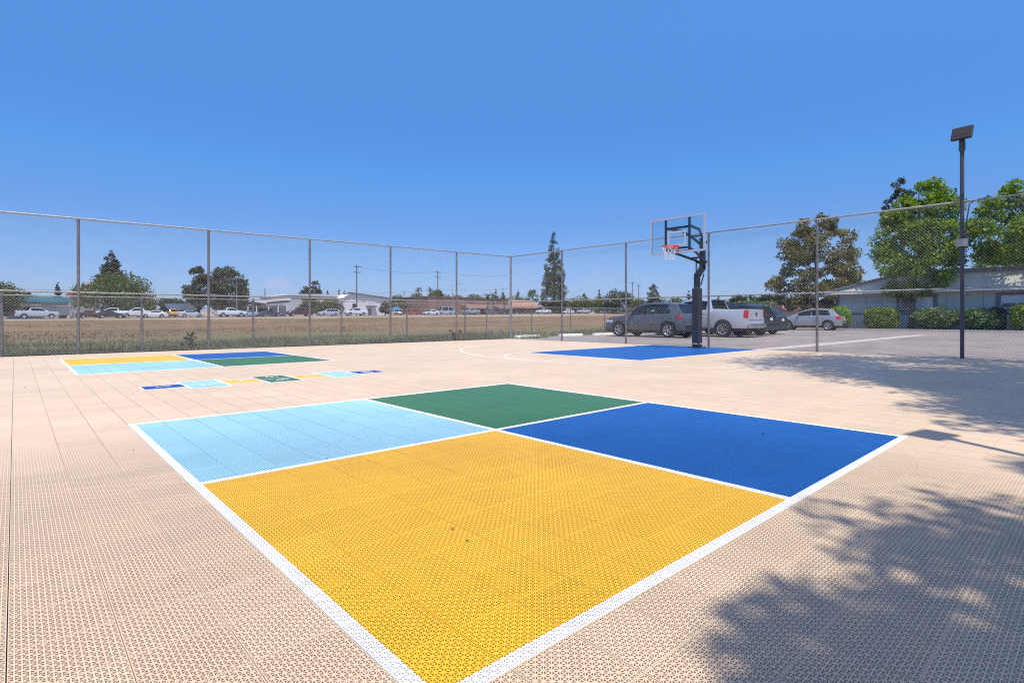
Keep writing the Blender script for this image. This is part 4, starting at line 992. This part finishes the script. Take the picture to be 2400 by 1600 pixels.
for k, a in enumerate([
 ('shade_tree', 'green tree between the redwood and the street lamp', 1336, 1384, 694, 215, 738, 'round', 1800, .55, 'mid', dict(nc=28, cr=.2)),
 ('shade_tree', 'spreading tree behind the pink gabled house', 1372, 1424, 699, 222, 738, 'spread', 1900, .55, 'mid', dict(nc=30, cr=.2)),
 ('conifer_tree', 'small conifer tip above the pink gabled house', 1363, 1376, 676, 260, 715, 'cone', 500, .6, 'conifer', dict(nc=14, cr=.2)),
 ('conifer_tree', 'dark conifer left of the street lamp', 1394, 1415, 676, 240, 730, 'cone', 1100, .6, 'conifer', dict(nc=24, cr=.2)),
 ('shade_tree', 'dense dark tree over the bonnet of the grey SUV', 1420, 1482, 676, 195, 740, 'spread', 3000, .55, 'dark', dict(nc=44, cr=.17)),
 ('shade_tree', 'olive bushy tree above the windscreen of the grey SUV', 1476, 1530, 702, 170, 742, 'round', 1700, .45, 'olive', dict(nc=28, cr=.2)),
 ('cypress_tree', 'slim upright tree over the roof of the grey SUV', 1520, 1547, 662, 165, 738, 'column', 2200, .45, 'eucalypt', dict(nc=40, cr=.24)),
 ('shade_tree', 'low green tree between the slim upright tree and the hoop post', 1548, 1612, 697, 175, 740, 'spread', 2200, .5, 'mid', dict(nc=34, cr=.18)),
 ('conifer_tree', 'conifer just beside the padded hoop post', 1602, 1626, 678, 190, 735, 'cone', 1200, .55, 'conifer', dict(nc=26, cr=.2)),
 ('conifer_tree', 'conifer above the cab of the silver pickup', 1676, 1692, 687, 200, 735, 'cone', 800, .55, 'conifer', dict(nc=20, cr=.2)),
 ('shade_tree', 'round dark tree over the roof of the black SUV', 1716, 1746, 688, 165, 735, 'round', 1400, .5, 'dark', dict(nc=26, cr=.2)),
 ('conifer_tree', 'pointed dark tree over the roof of the black SUV', 1736, 1758, 684, 168, 735, 'cone', 1000, .5, 'dark', dict(nc=22, cr=.2)),
 ('shade_tree', 'grey green tree right of the pointed dark tree', 1752, 1784, 687, 160, 735, 'round', 1500, .5, 'mid', dict(nc=26, cr=.2)),
 ('shade_tree', 'dark tree at the edge of the magnolia', 1784, 1830, 687, 130, 735, 'round', 1900, .45, 'dark', dict(nc=30, cr=.2)),
 ('hedge_row', 'pale green hedge beyond the black SUV', 1716, 1790, 706, 120, 742, 'spread', 2200, .35, 'pale', dict(nc=36, cr=.14)),
 ('hedge_row', 'pale green hedge between the magnolia and the black SUV', 1786, 1866, 704, 112, 742, 'spread', 2400, .35, 'pale', dict(nc=36, cr=.14)),
 ('shade_tree', 'small tree under the roof eave of the grey building', 1908, 1962, 700, 75, 742, 'round', 1800, .3, 'olive', dict(nc=30, cr=.2)),
 ('shade_tree', 'green tree filling the skyline between grey SUV and pickup', 1640, 1690, 700, 190, 740, 'spread', 1800, .5, 'mid', dict(nc=28, cr=.2)),
 ('shade_tree', 'olive tree low behind the silver pickup cab', 1684, 1724, 700, 185, 740, 'spread', 1500, .5, 'olive', dict(nc=24, cr=.2)),
]):
    nme, lb, p0, p1, yt, D_, yl, kd, n_, lf, lm_, kw = a
    px_tree(nme, lb, 'hedge' if nme == 'hedge_row' else 'tree', p0, p1, yt, D=D_, ylow=yl, kind=kd, n=n_, leaf=lf, lm=lm_, seed=200+k, **kw)
def palm(label, px, ytop, v, crown, seed):
    x, D = on_y(px, v); z = terrain(x, v); H = hgt(ytop, D)-z; g = np.random.default_rng(seed)
    t = thing('palm_tree', label, 'palm tree', (x, v, z))
    m = MB(); m.tube([(0,0,-.1),(.1,0,H*.5),(0,0,H*.92)], [.28,.22,.18], 8); m.build('trunk', bark, t, True)
    V, F = [], []
    for k in range(34):
        a = g.random()*6.28; el = g.uniform(-.5, 1.1); L_ = crown*g.uniform(.8, 1.1); p = np.array((0,0,H*.92)); d = np.array((math.cos(a)*math.cos(el), math.sin(a)*math.cos(el), math.sin(el)))
        for s in range(5):
            q = p+d*L_/5; w = np.cross(d, (0,0,1)); w = w/np.linalg.norm(w)*crown*.09*(1-.15*s); n = len(V)
            V += [tuple(p-w), tuple(q-w*.85+np.array((0,0,-.06))), tuple(q+w*.85+np.array((0,0,-.06))), tuple(p+w)]; F.append((n, n+1, n+2, n+3)); p = q; d = d+np.array((0,0,-.28)); d /= np.linalg.norm(d)
    link('crown', npmesh('crown', np.array(V), np.array(F), LEAF['palm']), t)
palm('tall thin palm over the yellow green trees', 981, 672, 230, 2.6, 1)
palm('palm with a round head beside the utility pole', 1008, 673, 225, 2.6, 2)
palm('short palm in front of the brown building awning', 1143, 692, 142, 3.2, 3)
palm('short palm in front of the brown wall vent', 1157, 690, 143, 3.0, 4)
palm('short palm next to the fence corner post', 1181, 696, 142, 2.4, 5)
# big trees standing outside the court whose shade falls on the tiles
for k, (lb, x, y, z0_, H, Wd, n_) in enumerate((
  ('leafy tree whose shade lies along the near corner of the court', -0.25, -4.95, 6.2, 10.0, 4.7, 21000),
  ('leafy tree whose shade lies along the court edge opposite the blue square', 2.5, -5.78, 6.4, 10.8, 4.9, 24000),
  ('leafy tree whose shade fills the court beside the second floodlight', 5.5, -5.25, 7.4, 12.0, 5.7, 30000),
  ('leafy tree whose shade joins the two pools of shade at the court side', 7.7, -4.15, 8.0, 12.4, 5.6, 34000),
  ('leafy tree whose shade reaches the basketball key', 10.6, -2.9, 8.2, 14.0, 8.8, 50000))):
    tree('shade_tree', lb, 'tree', x, y, 0, z0_, H, Wd, 'round', n_, .125, LEAF['green'], 300+k, nc=150, cr=.115, trunk=.24, limbs=22)
# grass along the field side of the fence
def grass(name, label, n, area, hmin, hmax, w, lm_, seed, fall=None):
    g = np.random.default_rng(seed); u = g.uniform(area[0], area[1], n); v = area[2]+(area[3]-area[2])*(g.random(n)**(fall or 1))
    cl = np.sin(u*1.7+v*2.3)+np.sin(u*.63-v*1.1+2)+g.normal(size=n)*.8; keep = cl > -.7; u, v = u[keep], v[keep]; n = len(u)
    z = np.array([terrain(a, b) for a, b in zip(u, v)]); h = g.uniform(hmin, hmax, n)*(.6+.25*np.clip(cl[keep], -1, 2)); a = g.random(n)*6.28; le = g.uniform(.1, .7, n)*h; b = g.random(n)*6.28
    V = np.empty((n, 3, 3)); V[:, 0] = np.stack((u-np.cos(a)*w, v-np.sin(a)*w, z-.03), 1); V[:, 1] = np.stack((u+np.cos(a)*w, v+np.sin(a)*w, z-.03), 1); V[:, 2] = np.stack((u+np.cos(b)*le, v+np.sin(b)*le, z+h), 1)
    tag(structure(name, npmesh(name, V.reshape(-1, 3), np.arange(n*3).reshape(-1, 3), lm_)), label, None, None, 'stuff')
gl = leaf_mat('field grass blades', (.095,.105,.055), (.22,.225,.125), .3, .7, (.36,.30,.19))
gm_ = leaf_mat('fading grass blades', (.12,.11,.058), (.21,.185,.105), .28, .75, (.27,.2,.12))
gd = leaf_mat('dry grass blades', (.15,.098,.058), (.27,.175,.105), .25, .8, (.16,.15,.08))
grass('grass', 'weedy green and straw grass growing along the field fence', 34000, (-9, 18.5, 17.35, 23.5), .06, .30, .012, gl, 1, 1.2)
grass('grass', 'thinner green grass further into the field', 16000, (-25, 40, 22, 42), .04, .15, .020, gm_, 2, 1.6)
grass('dry_grass', 'dry brown tufts across the field', 32000, (-70, 90, 30, 100), .03, .11, .035, gd, 3, 1.3)
grass('grass', 'green weeds between the bay fence and the field', 7000, (16, 44, 19.1, 24), .1, .35, .014, gl, 4)
def weed(label, px, v, h, sp, lm_, n, seed):
    x, D = on_y(px, v); g = np.random.default_rng(seed); t = thing('weed', label, 'weed', (x, v, terrain(x, v)))
    C = np.stack((g.normal(0, sp, 14), g.normal(0, sp, 14), g.uniform(.1, h, 14)), 1); V, F = leaf_cloud(C, np.full(14, sp*.38), n, .06, g)
    V[:, 2] = np.maximum(V[:, 2], .01); link('foliage', npmesh('foliage', V, F, lm_), t)
    m = MB()
    for c in C: m.tube([(0,0,-.02), tuple(c*.6), tuple(c)], [.01,.008,.004], 4)
    m.build('stem', bark, t)
weed('dark bushy weed in the grass below the second fence post', 443, 18.6, .5, .15, LEAF['dark'], 380, 1)
weed('dry tangled weed caught at the foot of the fence near the corner', 1068, 17.4, .5, .14, gd, 500, 2)
# ------------------------------------------------------------------ grey building beside the parking lot
sid = mat('grey green painted siding', (.46,.475,.43), .75, 0, .07, 1.2)
sid_b = mat('grey blue painted base wall', (.48,.49,.48), .75, 0, .08, 1.2)
mans = mat('pale sage roof siding', (.47,.49,.42), .75, 0, .08, .8)
trimd = mat('dark brown grey trim', (.17,.155,.16), .7, 0, .1, 4)
whitef = mat('white window frame', (.62,.62,.62), .5)
pane = mat('dim window glass', (.055,.065,.08), .08, 0, .1, 2, .6)
blind = mat('pale window blind', (.6,.66,.7), .6, 0, .06, 3)
gb = thing('office_building', 'long low grey building with sloped roof band behind the hedges', 'building', (0,0,0))
UW = 49.6; vL = on_x(1964, UW)[0]; vR = -14.0
m = MB(); m.box(UW+.05, UW+14, vR, vL-.02, -.1, 2.95)
k = vL
while k > vR:
    k2 = max(vR, k-1.02); m.box(UW, UW+.05, k2+.012, k-.012, 1.30, 2.95); k = k2
m.build('wall', sid, gb)
m = MB(); m.box(UW-.06, UW+.04, vR, vL+.05, -.1, 1.18); m.build('base_wall', sid_b, gb)
m = MB(); m.box(UW-.09, UW+.03, vR, vL+.07, 1.19, 1.32); m.build('sill_band', trimd, gb)
m = MB(); m.box(UW-.04, UW+.02, vL-.10, vL+.03, 1.33, 2.94); m.build('corner_board', trimd, gb)
# sloped roof band with a raked end
m = MB(); a = [(14.9,2.90),(14.9,3.04),(10.2,4.16),(vR,4.16),(vR,2.90)]
def slope(z): return UW-.62+max(0, z-3.05)*.5
n0 = len(m.v); m.v += [(slope(z), y, z) for y, z in a]+[(slope(z)+.14, y, z) for y, z in a]
m.f += [tuple(range(n0, n0+5)), tuple(range(n0+9, n0+4, -1))]+[(n0+i, n0+(i+1)%5, n0+5+(i+1)%5, n0+5+i) for i in range(5)]
m.build('roof_band', mans, gb)
m = MB(); m.box(UW-.66, UW-.625, vR, 14.95, 2.84, 3.08); m.build('fascia', mat('pale fascia board', (.70,.71,.68), .6, 0, .06), gb)
m = MB(); m.box(UW-.5, UW+.04, vR, 14.9, 2.86, 2.895); m.build('soffit', sid, gb)
m = MB(); m.box(UW-.18, UW+.15, vR, 10.2, 4.17, 4.46); m.bar((UW-.2,10.1,4.26), (UW-.68,15.0,3.06), .16, .14); m.build('roof_edge', trimd, gb)
m = MB(); m.box(UW+.16, UW+14.2, vR, 10.2, 4.0, 4.3); m.prism([(10.2,2.96),(10.2,4.25),(14.9,3.05),(14.9,2.96)], UW+.05, UW+14.2, 'x'); m.build('roof', mat('grey roofing', (.2,.19,.19), .9, 0, .2, 2), gb)
def window(p0, p1, y0, y1, halves, lab=None):
    va, D = on_x(p0, UW); vb, _ = on_x(p1, UW); zt, zb = hgt(y0, D), hgt(y1, D); u = UW-.02
    m = MB(); f = .26
    m.box(u-.05, u+.02, vb-f, va+f, zt, zt+.2); m.box(u-.05, u+.02, vb-f, vb, zb+.0, zt); m.box(u-.05, u+.02, va, va+f, zb, zt); m.box(u-.05, u+.02, vb-f, va+f, zb-.22, zb); fr = m.build('window', trimd, gb)
    m = MB(); s = .055; mid = va+(vb-va)*.44
    m.box(u-.03, u+.01, vb, va, zt-s, zt); m.box(u-.03, u+.01, vb, va, zb, zb+s); m.box(u-.03, u+.01, vb, vb+s, zb+s, zt-s); m.box(u-.03, u+.01, va-s, va, zb+s, zt-s)
    if halves: m.box(u-.034, u+.008, mid-.05, mid+.05, zb+s, zt-s)
    m.build('frame', whitef, fr)
    m = MB(); m.box(u-.008, u+.004, vb+s, va-s, zb+s, zt-s) if not halves else (m.box(u-.008, u+.004, mid+.05, va-s, zb+s, zt-s))
    if m.v: m.build('pane', pane, fr)
    m = MB()
    if halves: m.box(u-.008, u+.004, vb+s, mid-.05, zb+s, zt-s)
    else: m.box(u-.012, u-.0085, vb+s, va-s, zb+(zt-zb)*.4, zt-s)
    m.build('blind', blind, fr)
window(2111, 2187, 697, 724, True); window(2346, 2408, 692, 723, False); window(2560, 2640, 690, 724, True)
vv, D = on_x(2262, UW); m = MB(); m.cbox((UW-.08, vv, hgt(686, D)), (.14,.16,.2), None, .03); m.cbox((UW-.12, vv, hgt(692, D)), (.1,.1,.1), None, .02); m.build('wall_lamp', mat('white lamp', (.7,.7,.68), .4), gb)
vv, D = on_x(2262, UW-.7); m = MB(); m.cbox((UW-.70, vv+.05, hgt(672, D)), (.09,.25,.09), None, .02); m.build('eave_lamp', mat('copper lamp', (.42,.24,.18), .4), gb)

# ------------------------------------------------------------------ buildings and poles beyond the road
def bld(name, label, px0, px1, v, ytop, depth, wall_m):
    u0, D0 = on_y(px0, v); u1, D1 = on_y(px1, v); D = (D0+D1)/2; z = terrain((u0+u1)/2, v)
    t = thing(name, label, 'building', (u0, v, z)); L_ = u1-u0; H = hgt(ytop, D)-z
    t['_D'] = D
    m = MB(); m.box(0, L_, 0, depth, -.4, H); m.build('wall', wall_m, t)
    return t, L_, H, (lambda y: hgt(y, D)-z), (lambda px: on_y(px, v)[0]-u0), D
def put(t, name, m_, *boxes):
    m = MB()
    for b_ in boxes: m.box(*b_)
    return m.build(name, m_, t)
tan_w = mat('tan stucco', (.40,.30,.24), .9, 0, .08, .4); grey_w = mat('pale grey metal wall', (.45,.46,.49), .7, 0, .06, .3); white_w = mat('white metal wall', (.66,.67,.70), .7, 0, .05, .3)
teal = mat('teal metal roof', (.07,.27,.36), .5, 0, .1, .6); brown_w = mat('brown stucco', (.24,.145,.115), .9, 0, .1, .3); brown_r = mat('brown shingle roof', (.23,.125,.10), .9, 0, .18, .8)
pinkw = mat('pink beige stucco', (.42,.31,.28), .9, 0, .08, .4); terr = mat('terracotta tile', (.30,.11,.06), .8, 0, .25, 2); dkw = mat('dark window', (.03,.035,.04), .2); slate = mat('dark grey metal', (.10,.11,.13), .6, 0, .1, .6)
beige = mat('beige stucco', (.46,.37,.31), .9, 0, .08, .4); bluec = mat('blue canopy cloth', (.03,.16,.32), .7); greyb = mat('mid grey panels', (.20,.20,.21), .8, 0, .15, .6)
t, L_, H, zy, xp, D = bld('shop_building', 'grey shop building with a teal metal roof behind the silver pickup', 8, 161, 144, 708, 12, grey_w)
put(t, 'roof', teal, (-.3, L_+.3, -.9, 12.3, H+.01, zy(695))); put(t, 'awning', greyb, (0, xp(96), -2.5, -.02, zy(719), zy(712)))
put(t, 'door', white_w, (xp(92), xp(101), -.06, -.01, 0, zy(719))); put(t, 'window', dkw, (xp(62), xp(84), -.06, -.01, .8, zy(720)))
put(t, 'roof_unit', beige, (xp(80), xp(91), 3, 5, zy(694.9), zy(688)))
t, L_, H, zy, xp, D = bld('stucco_building', 'tall beige stucco building with a terracotta roof behind the big green tree', 174, 222, 160, 683, 14, beige)
m = MB(); z0, z1 = H+.01, zy(672); m.prism([(-.8,z0-.3),(L_*.85,z1+1.2),(L_*.85,z1+.2),(-.8,z0-1.0)], -1, 15, 'y'); m.build('roof', terr, t)
t, L_, H, zy, xp, D = bld('tile_roof_house', 'small house with a hipped brown tile roof beyond the white sedan', 336, 366, 165, 711, 8, beige)
m = MB(); a, z0, z1 = 1.2, H+.01, zy(697)
m.v += [(-a,-a,z0),(L_+a,-a,z0),(L_+a,8+a,z0),(-a,8+a,z0),(L_*.4,4,z1),(L_*.6,4,z1)]; m.f += [(0,1,5,4),(1,2,5),(2,3,4,5),(3,0,4),(3,2,1,0)]; m.build('roof', terr, t)
put(t, 'door', dkw, (L_*.3, L_*.6, -.05, -.01, 0, 2.2))
# pale block wall and grey trailer
def simple(name, label, cat, px0, px1, v, ytop, ybot, depth, m_, parts=()):
    u0, D0 = on_y(px0, v); u1, D1 = on_y(px1, v); D = (D0+D1)/2; z = terrain((u0+u1)/2, v); t = thing(name, label, cat, (u0, v, z)); L_ = u1-u0
    zb = hgt(ybot, D)-z if ybot else 0
    return t, L_, hgt(ytop, D)-z, zb, (lambda y: hgt(y, D)-z), (lambda px: on_y(px, v)[0]-u0)
t, L_, H, zb, zy, xp = simple('cargo_trailer', 'grey box trailer behind the silver pickup', 'trailer', 131, 163, 132, 718, None, 2.4, greyb)
put(t, 'body', greyb, (0, L_, 0, 2.4, .6, H)); put(t, 'roof', mat('pale trailer roof', (.5,.5,.52), .6), (-.03, L_+.03, -.03, 2.43, H+.002, H+.1))
put(t, 'ribs', mat('trailer ribs', (.26,.26,.27), .7), *[(k*L_/9-.04, k*L_/9+.04, -.04, -.002, .65, H-.05) for k in range(1, 9)])
for xw in (.8, L_-.8):
    m = MB(); m.lathe([(.01,-.12),(.42,-.12),(.45,0),(.42,.12),(.01,.12)], 16, 'y', (xw,.2,.42)); m.build('wheel', tyre_m, t)
t, L_, H, zb, zy, xp = simple('block_wall', 'pale concrete block wall between trailer and big green tree', 'wall', 164, 208, 135, 724, None, .3, beige)
put(t, 'wall', mat('pale block', (.42,.41,.42), .9, 0, .1, .6), (0, L_, 0, .3, -.3, H)); put(t, 'coping', conc, (-.05, L_+.05, -.05, .35, H+.002, H+.12)); put(t, 'gate', greyb, (xp(169), xp(173), -.05, -.01, 0, H*.7))
# solar canopy
t, L_, H, zb, zy, xp = simple('solar_canopy', 'tilted solar panel canopy beyond the silver sedan', 'solar panel', 396, 460, 142, 711, None, 5, greyb)
m = MB(); m.prism([(0,zy(727)),(0,zy(727)+.12),(5,zy(711)),(5,zy(711)-.12)], 0, L_, 'x'); m.build('panel', mat('solar cell blue', (.045,.06,.10), .25, 0, .1, 1), t)
m = MB(); e = (zy(711)-zy(727)-.12)/5
for k in range(9): m.bar((k*L_/8,-.02,zy(727)+.13), (k*L_/8,5,zy(711)+.02), .06, .03)
for k in range(4): y_ = k*5/3; m.bar((0,y_,zy(727)+.14+e*y_), (L_,y_,zy(727)+.14+e*y_), .06, .03)
m.build('panel_frame', mat('panel frame', (.35,.37,.4), .4, .4), t)
for k in (.1, .5, .9): m = MB(); m.tube([(k*L_,2.5,-.2),(k*L_,2.5,(zy(719)))], .1, 8); m.build('post', galv, t)
# angular canopy building
t, L_, H, zy, xp, D = bld('canopy_building', 'white angular building with a zigzag canopy roof', 566, 672, 156, 716, 9, mat('pale blue grey wall', (.40,.44,.48), .7, 0, .08, .3))
m = MB()
for a, b_, ya, yb in ((556, 578, 708, 703), (578, 612, 703, 708), (612, 668, 704, 698)):
    m.prism([(xp(a),zy(ya)),(xp(b_),zy(yb)),(xp(b_),zy(yb)-.55),(xp(a),zy(ya)-.55)], -4.5, 9, 'y')
m.build('canopy_roof', white_w, t)
m = MB()
for a, b_, ya, yb in ((557, 612, 711.5, 711.5), (613, 667, 709, 704)): m.prism([(xp(a),zy(ya)),(xp(b_),zy(yb)),(xp(b_),zy(yb+4)),(xp(a),zy(ya+4))], -4.2, -3.9, 'y')
m.build('canopy_beam', slate, t)
for a in (570, 590, 618, 640, 660): m = MB(); m.tube([(xp(a),-4,-.3),(xp(a),-4,zy(712))], .16, 8); m.build('post', white_w, t)
put(t, 'window', dkw, (xp(575), xp(600), -.06, -.01, .6, zy(722)), (xp(606), xp(640), -.06, -.01, .6, zy(722)))
# grey warehouse with a white gabled end bay
t, L_, H, zy, xp, D = bld('warehouse', 'long grey metal warehouse behind the olive shrubs', 666, 806, 168, 694, 22, grey_w)
m = MB(); m.prism([(-.3,H+.01),(L_+.1,H+.01),(L_+.1,zy(688)),(L_*.75,zy(688)),(L_*.05,zy(691))], -.4, 22, 'y'); m.build('roof', mat('pale roof sheet', (.52,.54,.56), .6, 0, .06, .5), t)
put(t, 'window', dkw, (xp(700), xp(790), -.06, -.01, zy(725), zy(718))); put(t, 'door', greyb, (xp(740), xp(752), -.07, -.012, 0, zy(722)))
t, L_, H, zy, xp, D = bld('warehouse', 'white gabled metal warehouse end with a small sign', 807, 911, 162, 699, 25, white_w)
m = MB(); m.prism([(-.02,H+.01),(L_+.02,H+.01),(L_*.12,zy(689))], .01, 25, 'y'); m.build('gable', white_w, t)
m = MB(); m.bar((-.5,-.3,zy(691)), (L_*.12,-.3,zy(687.2)), .7, .35); m.bar((L_*.12,-.3,zy(687.2)), (L_+.5,-.3,zy(698)), .7, .35); m.build('roof_edge', slate, t)
sg = put(t, 'sign', mat('white sign panel', (.75,.76,.77), .5), (xp(859), xp(879), -.14, -.02, zy(715), zy(703))); put(t, 'sign_lines', mat('grey lettering bars', (.3,.32,.36), .6), *[(xp(862), xp(876-2*(k % 2)), -.15, -.141, zy(706+3*k), zy(705+3*k)) for k in range(3)])
put(t, 'awning', greyb, (xp(858), xp(880), -1.3, -.02, zy(719), zy(716))); put(t, 'door', greyb, (xp(862), xp(870), -.06, -.01, 0, zy(722)))
put(t, 'window', dkw, (xp(826), xp(836), -.06, -.01, zy(722), zy(712)))
# blue canopy
x, D = on_y(928, 146); t = thing('market_canopy', 'small blue cloth canopy on posts over the white car', 'canopy', (x, 146, terrain(x, 146)))
m = MB(); zc = hgt(722, D)-terrain(x,146); m.v += [(-1.6,-1.6,zc-.5),(1.6,-1.6,zc-.5),(1.6,1.6,zc-.5),(-1.6,1.6,zc-.5),(0,0,zc+.6)]; m.f += [(0,1,4),(1,2,4),(2,3,4),(3,0,4),(3,2,1,0)]; m.build('cloth', bluec, t)
for a in (-1, 1):
    for b_ in (-1, 1): m = MB(); m.tube([(a*1.5,b_*1.5,0),(a*1.5,b_*1.5,zc-.5)], .05, 6); m.build('post', galv, t)
# brown building with awnings
t, L_, H, zy, xp, D = bld('brown_building', 'long brown stucco building with sloping red brown awnings', 1004, 1192, 158, 699, 20, brown_w)
put(t, 'roof', mat('brown parapet cap', (.17,.10,.08), .8), (-.2, L_+.2, -.2, 20.2, H+.005, H+.35))
for a, b_ in ((1082, 1142), (1158, 1191)):
    m = MB(); m.prism([(-3.2,zy(722)),(-.02,zy(713)),(-.02,zy(723)),(-3.2,zy(723.5))], xp(a), xp(b_), 'x'); m.build('awning', brown_r, t)
for a, b_ in ((1098, 1110), (1163, 1174)): put(t, 'vent', trimd, *[(xp(a), xp(b_), -.12, -.01, zy(703+k*2.2), zy(702+k*2.2)) for k in range(3)])
put(t, 'window', dkw, (xp(1088), xp(1138), -.06, -.01, .5, zy(725)), (xp(1162), xp(1188), -.06, -.01, .5, zy(725)))
t, L_, H, zy, xp, D = bld('tan_roof_building', 'building with a broad tan brown shingle roof left of the redwood', 1198, 1266, 166, 722, 14, brown_w)
m = MB(); m.prism([(-1.2,H+.01),(7,zy(702)),(15,H+.01)], -.8, L_+.8, 'x'); m.build('roof', mat('tan shingle', (.33,.19,.14), .9, 0, .15, .8), t); put(t, 'window', dkw, (L_*.1, L_*.9, -.06, -.01, .6, H-.7))
t, L_, H, zy, xp, D = bld('gabled_house', 'pink gabled house right of the redwood with a dark roof edge', 1318, 1372, 160, 726, 14, pinkw)
m = MB(); m.prism([(0,H+.01),(L_,H+.01),(L_*.12,zy(706))], .01, 14, 'y'); m.build('gable', pinkw, t)
m = MB(); m.bar((-2.5,-.4,zy(712)), (L_*.12,-.4,zy(705)), 1.0, .3); m.bar((L_*.12,-.4,zy(705)), (L_+1.2,-.4,zy(726)), 1.0, .3); m.build('roof_edge', brown_r, t); put(t, 'garage_door', white_w, (xp(1327), xp(1340), -.06, -.01, 0, 2.3))
x, y = at(1890, 95); t = thing('red_roof_house', 'house with a dusty red roof beyond the warm silver crossover', 'building', (x, y, terrain(x, y)), R(-40)); zt_ = hgt(711, 95)-terrain(x, y)
put(t, 'wall', beige, (-5, 5, -3, 3, -.5, zt_-1.3)); m = MB(); m.prism([(-3.6,zt_-1.29),(0,zt_),(3.6,zt_-1.29)], -5.5, 5.5, 'x'); m.build('roof', mat('dusty red roof', (.33,.17,.15), .9, 0, .12, 1), t)
# utility poles, wires, lamps
polew = mat('creosote pole wood', (.085,.06,.05), .9, 0, .25, 3)
tops = []
def upole(label, px, ytop, v=None, D=None, arms=1, r=.17, cat='utility pole'):
    if v is not None: x, D = on_y(px, v); y = v
    else: x, y = at(px, D)
    z = terrain(x, y); H = hgt(ytop, D)-z; t = thing('utility_pole', label, cat, (x, y, z), R(12 if D < 200 else -38))
    m = MB(); m.tube([(0,0,-.5),(0,0,H)], [r, r*.65], 10); m.build('pole', polew, t, True)
    for k in range(arms):
        m = MB(); zz = H-.6-k*1.5; m.cbox((0,-.14,zz), (2.4,.1,.13))
        for s in (-1.05,-.5,.5,1.05): m.cbox((s,-.14,zz+.14), (.07,.07,.16))
        m.build('crossarm', polew, t)
    tops.append((px, x, y, z+H-.35)); return t
upole('tall dark utility pole in front of the white warehouse end', 836, 620, 136, arms=2)
upole('utility pole beside the brown building with white lower half', 1026, 634, 140, arms=2)
upole('plain utility pole just right of the fence corner post', 1198, 643, 146, arms=0)
upole('taller of two crossarm poles beyond the grey SUV', 1482, 660, D=215, arms=1, r=.2)
upole('shorter of two crossarm poles beyond the grey SUV', 1497, 666, D=225, arms=1, r=.2)
upole('thin short pole among the yellow green trees', 947, 680, 190, arms=0)
upole('thin pole above the white angular building', 621, 676, 175, arms=0)
upole('thin pole rising behind the roof of the grey building', 1964, 660, D=95, arms=0)
def wire(label, P, Q, sag, off=0):
    pts = [(P[0]+(Q[0]-P[0])*k/10, P[1]+(Q[1]-P[1])*k/10+off, P[2]+(Q[2]-P[2])*k/10-sag*4*(k/10)*(1-k/10)) for k in range(11)]
    m = MB(); m.tube(pts, .035, 4, False); tag(m.build('power_line', polew), label, 'power line', 'power lines along the road')
A, B_, C_ = tops[0][1:], tops[1][1:], tops[2][1:]
wl = (on_y(-60, 138)[0], 138, terrain(0, 138)+hgt(674, 92)-CAM[2]+.6)
def low(p, dz): return (p[0], p[1], p[2]-dz)
wire('upper power line from the tall pole to the brown building pole', A, B_, 1.0); wire('lower power line from the tall pole to the brown building pole', low(A, 7.4), low(B_, 5.4), .4)
wire('upper power line between the brown building pole and the plain pole', B_, C_, .8); wire('lower power line between the brown building pole and the plain pole', low(B_, 5.4), low(C_, 4.9), .4)
def wl_at(px, py, v): x, D = on_y(px, v); return (x, v, hgt(py, D))
wire('power line passing above the teal roofed building', wl_at(-80, 671, 140), wl_at(196, 680, 142), .2)
wire('power line running from the eucalyptus to the tall pole', wl_at(560, 690, 150), low(A, 7.4), .6)
def lamp(label, px, ytop, v, arm):
    x, D = on_y(px, v); z = terrain(x, v); H = hgt(ytop, D)-z; t = thing('street_lamp', label, 'street lamp', (x, v, z))
    m = MB(); m.tube([(0,0,-.3),(0,0,H)], [.11,.06], 8); m.tube([(0,0,H-.05),(arm*.5,0,H+.35),(arm,0,H+.45)], .05, 6); m.build('pole', galv, t, True)
    m = MB(); m.cbox((arm*1.1,0,H+.42), (.8,.3,.16), None, .05); m.build('lamp_head', greyb, t)
lamp('pale street lamp pole in front of the eucalyptus', 555, 652, 128, 1.2)
lamp('street lamp with a long arm behind a fence post near the corner', 1060, 668, 128, 3.2)
lamp('street lamp pole before the dense dark tree', 1424, 690, 150, 1.2)
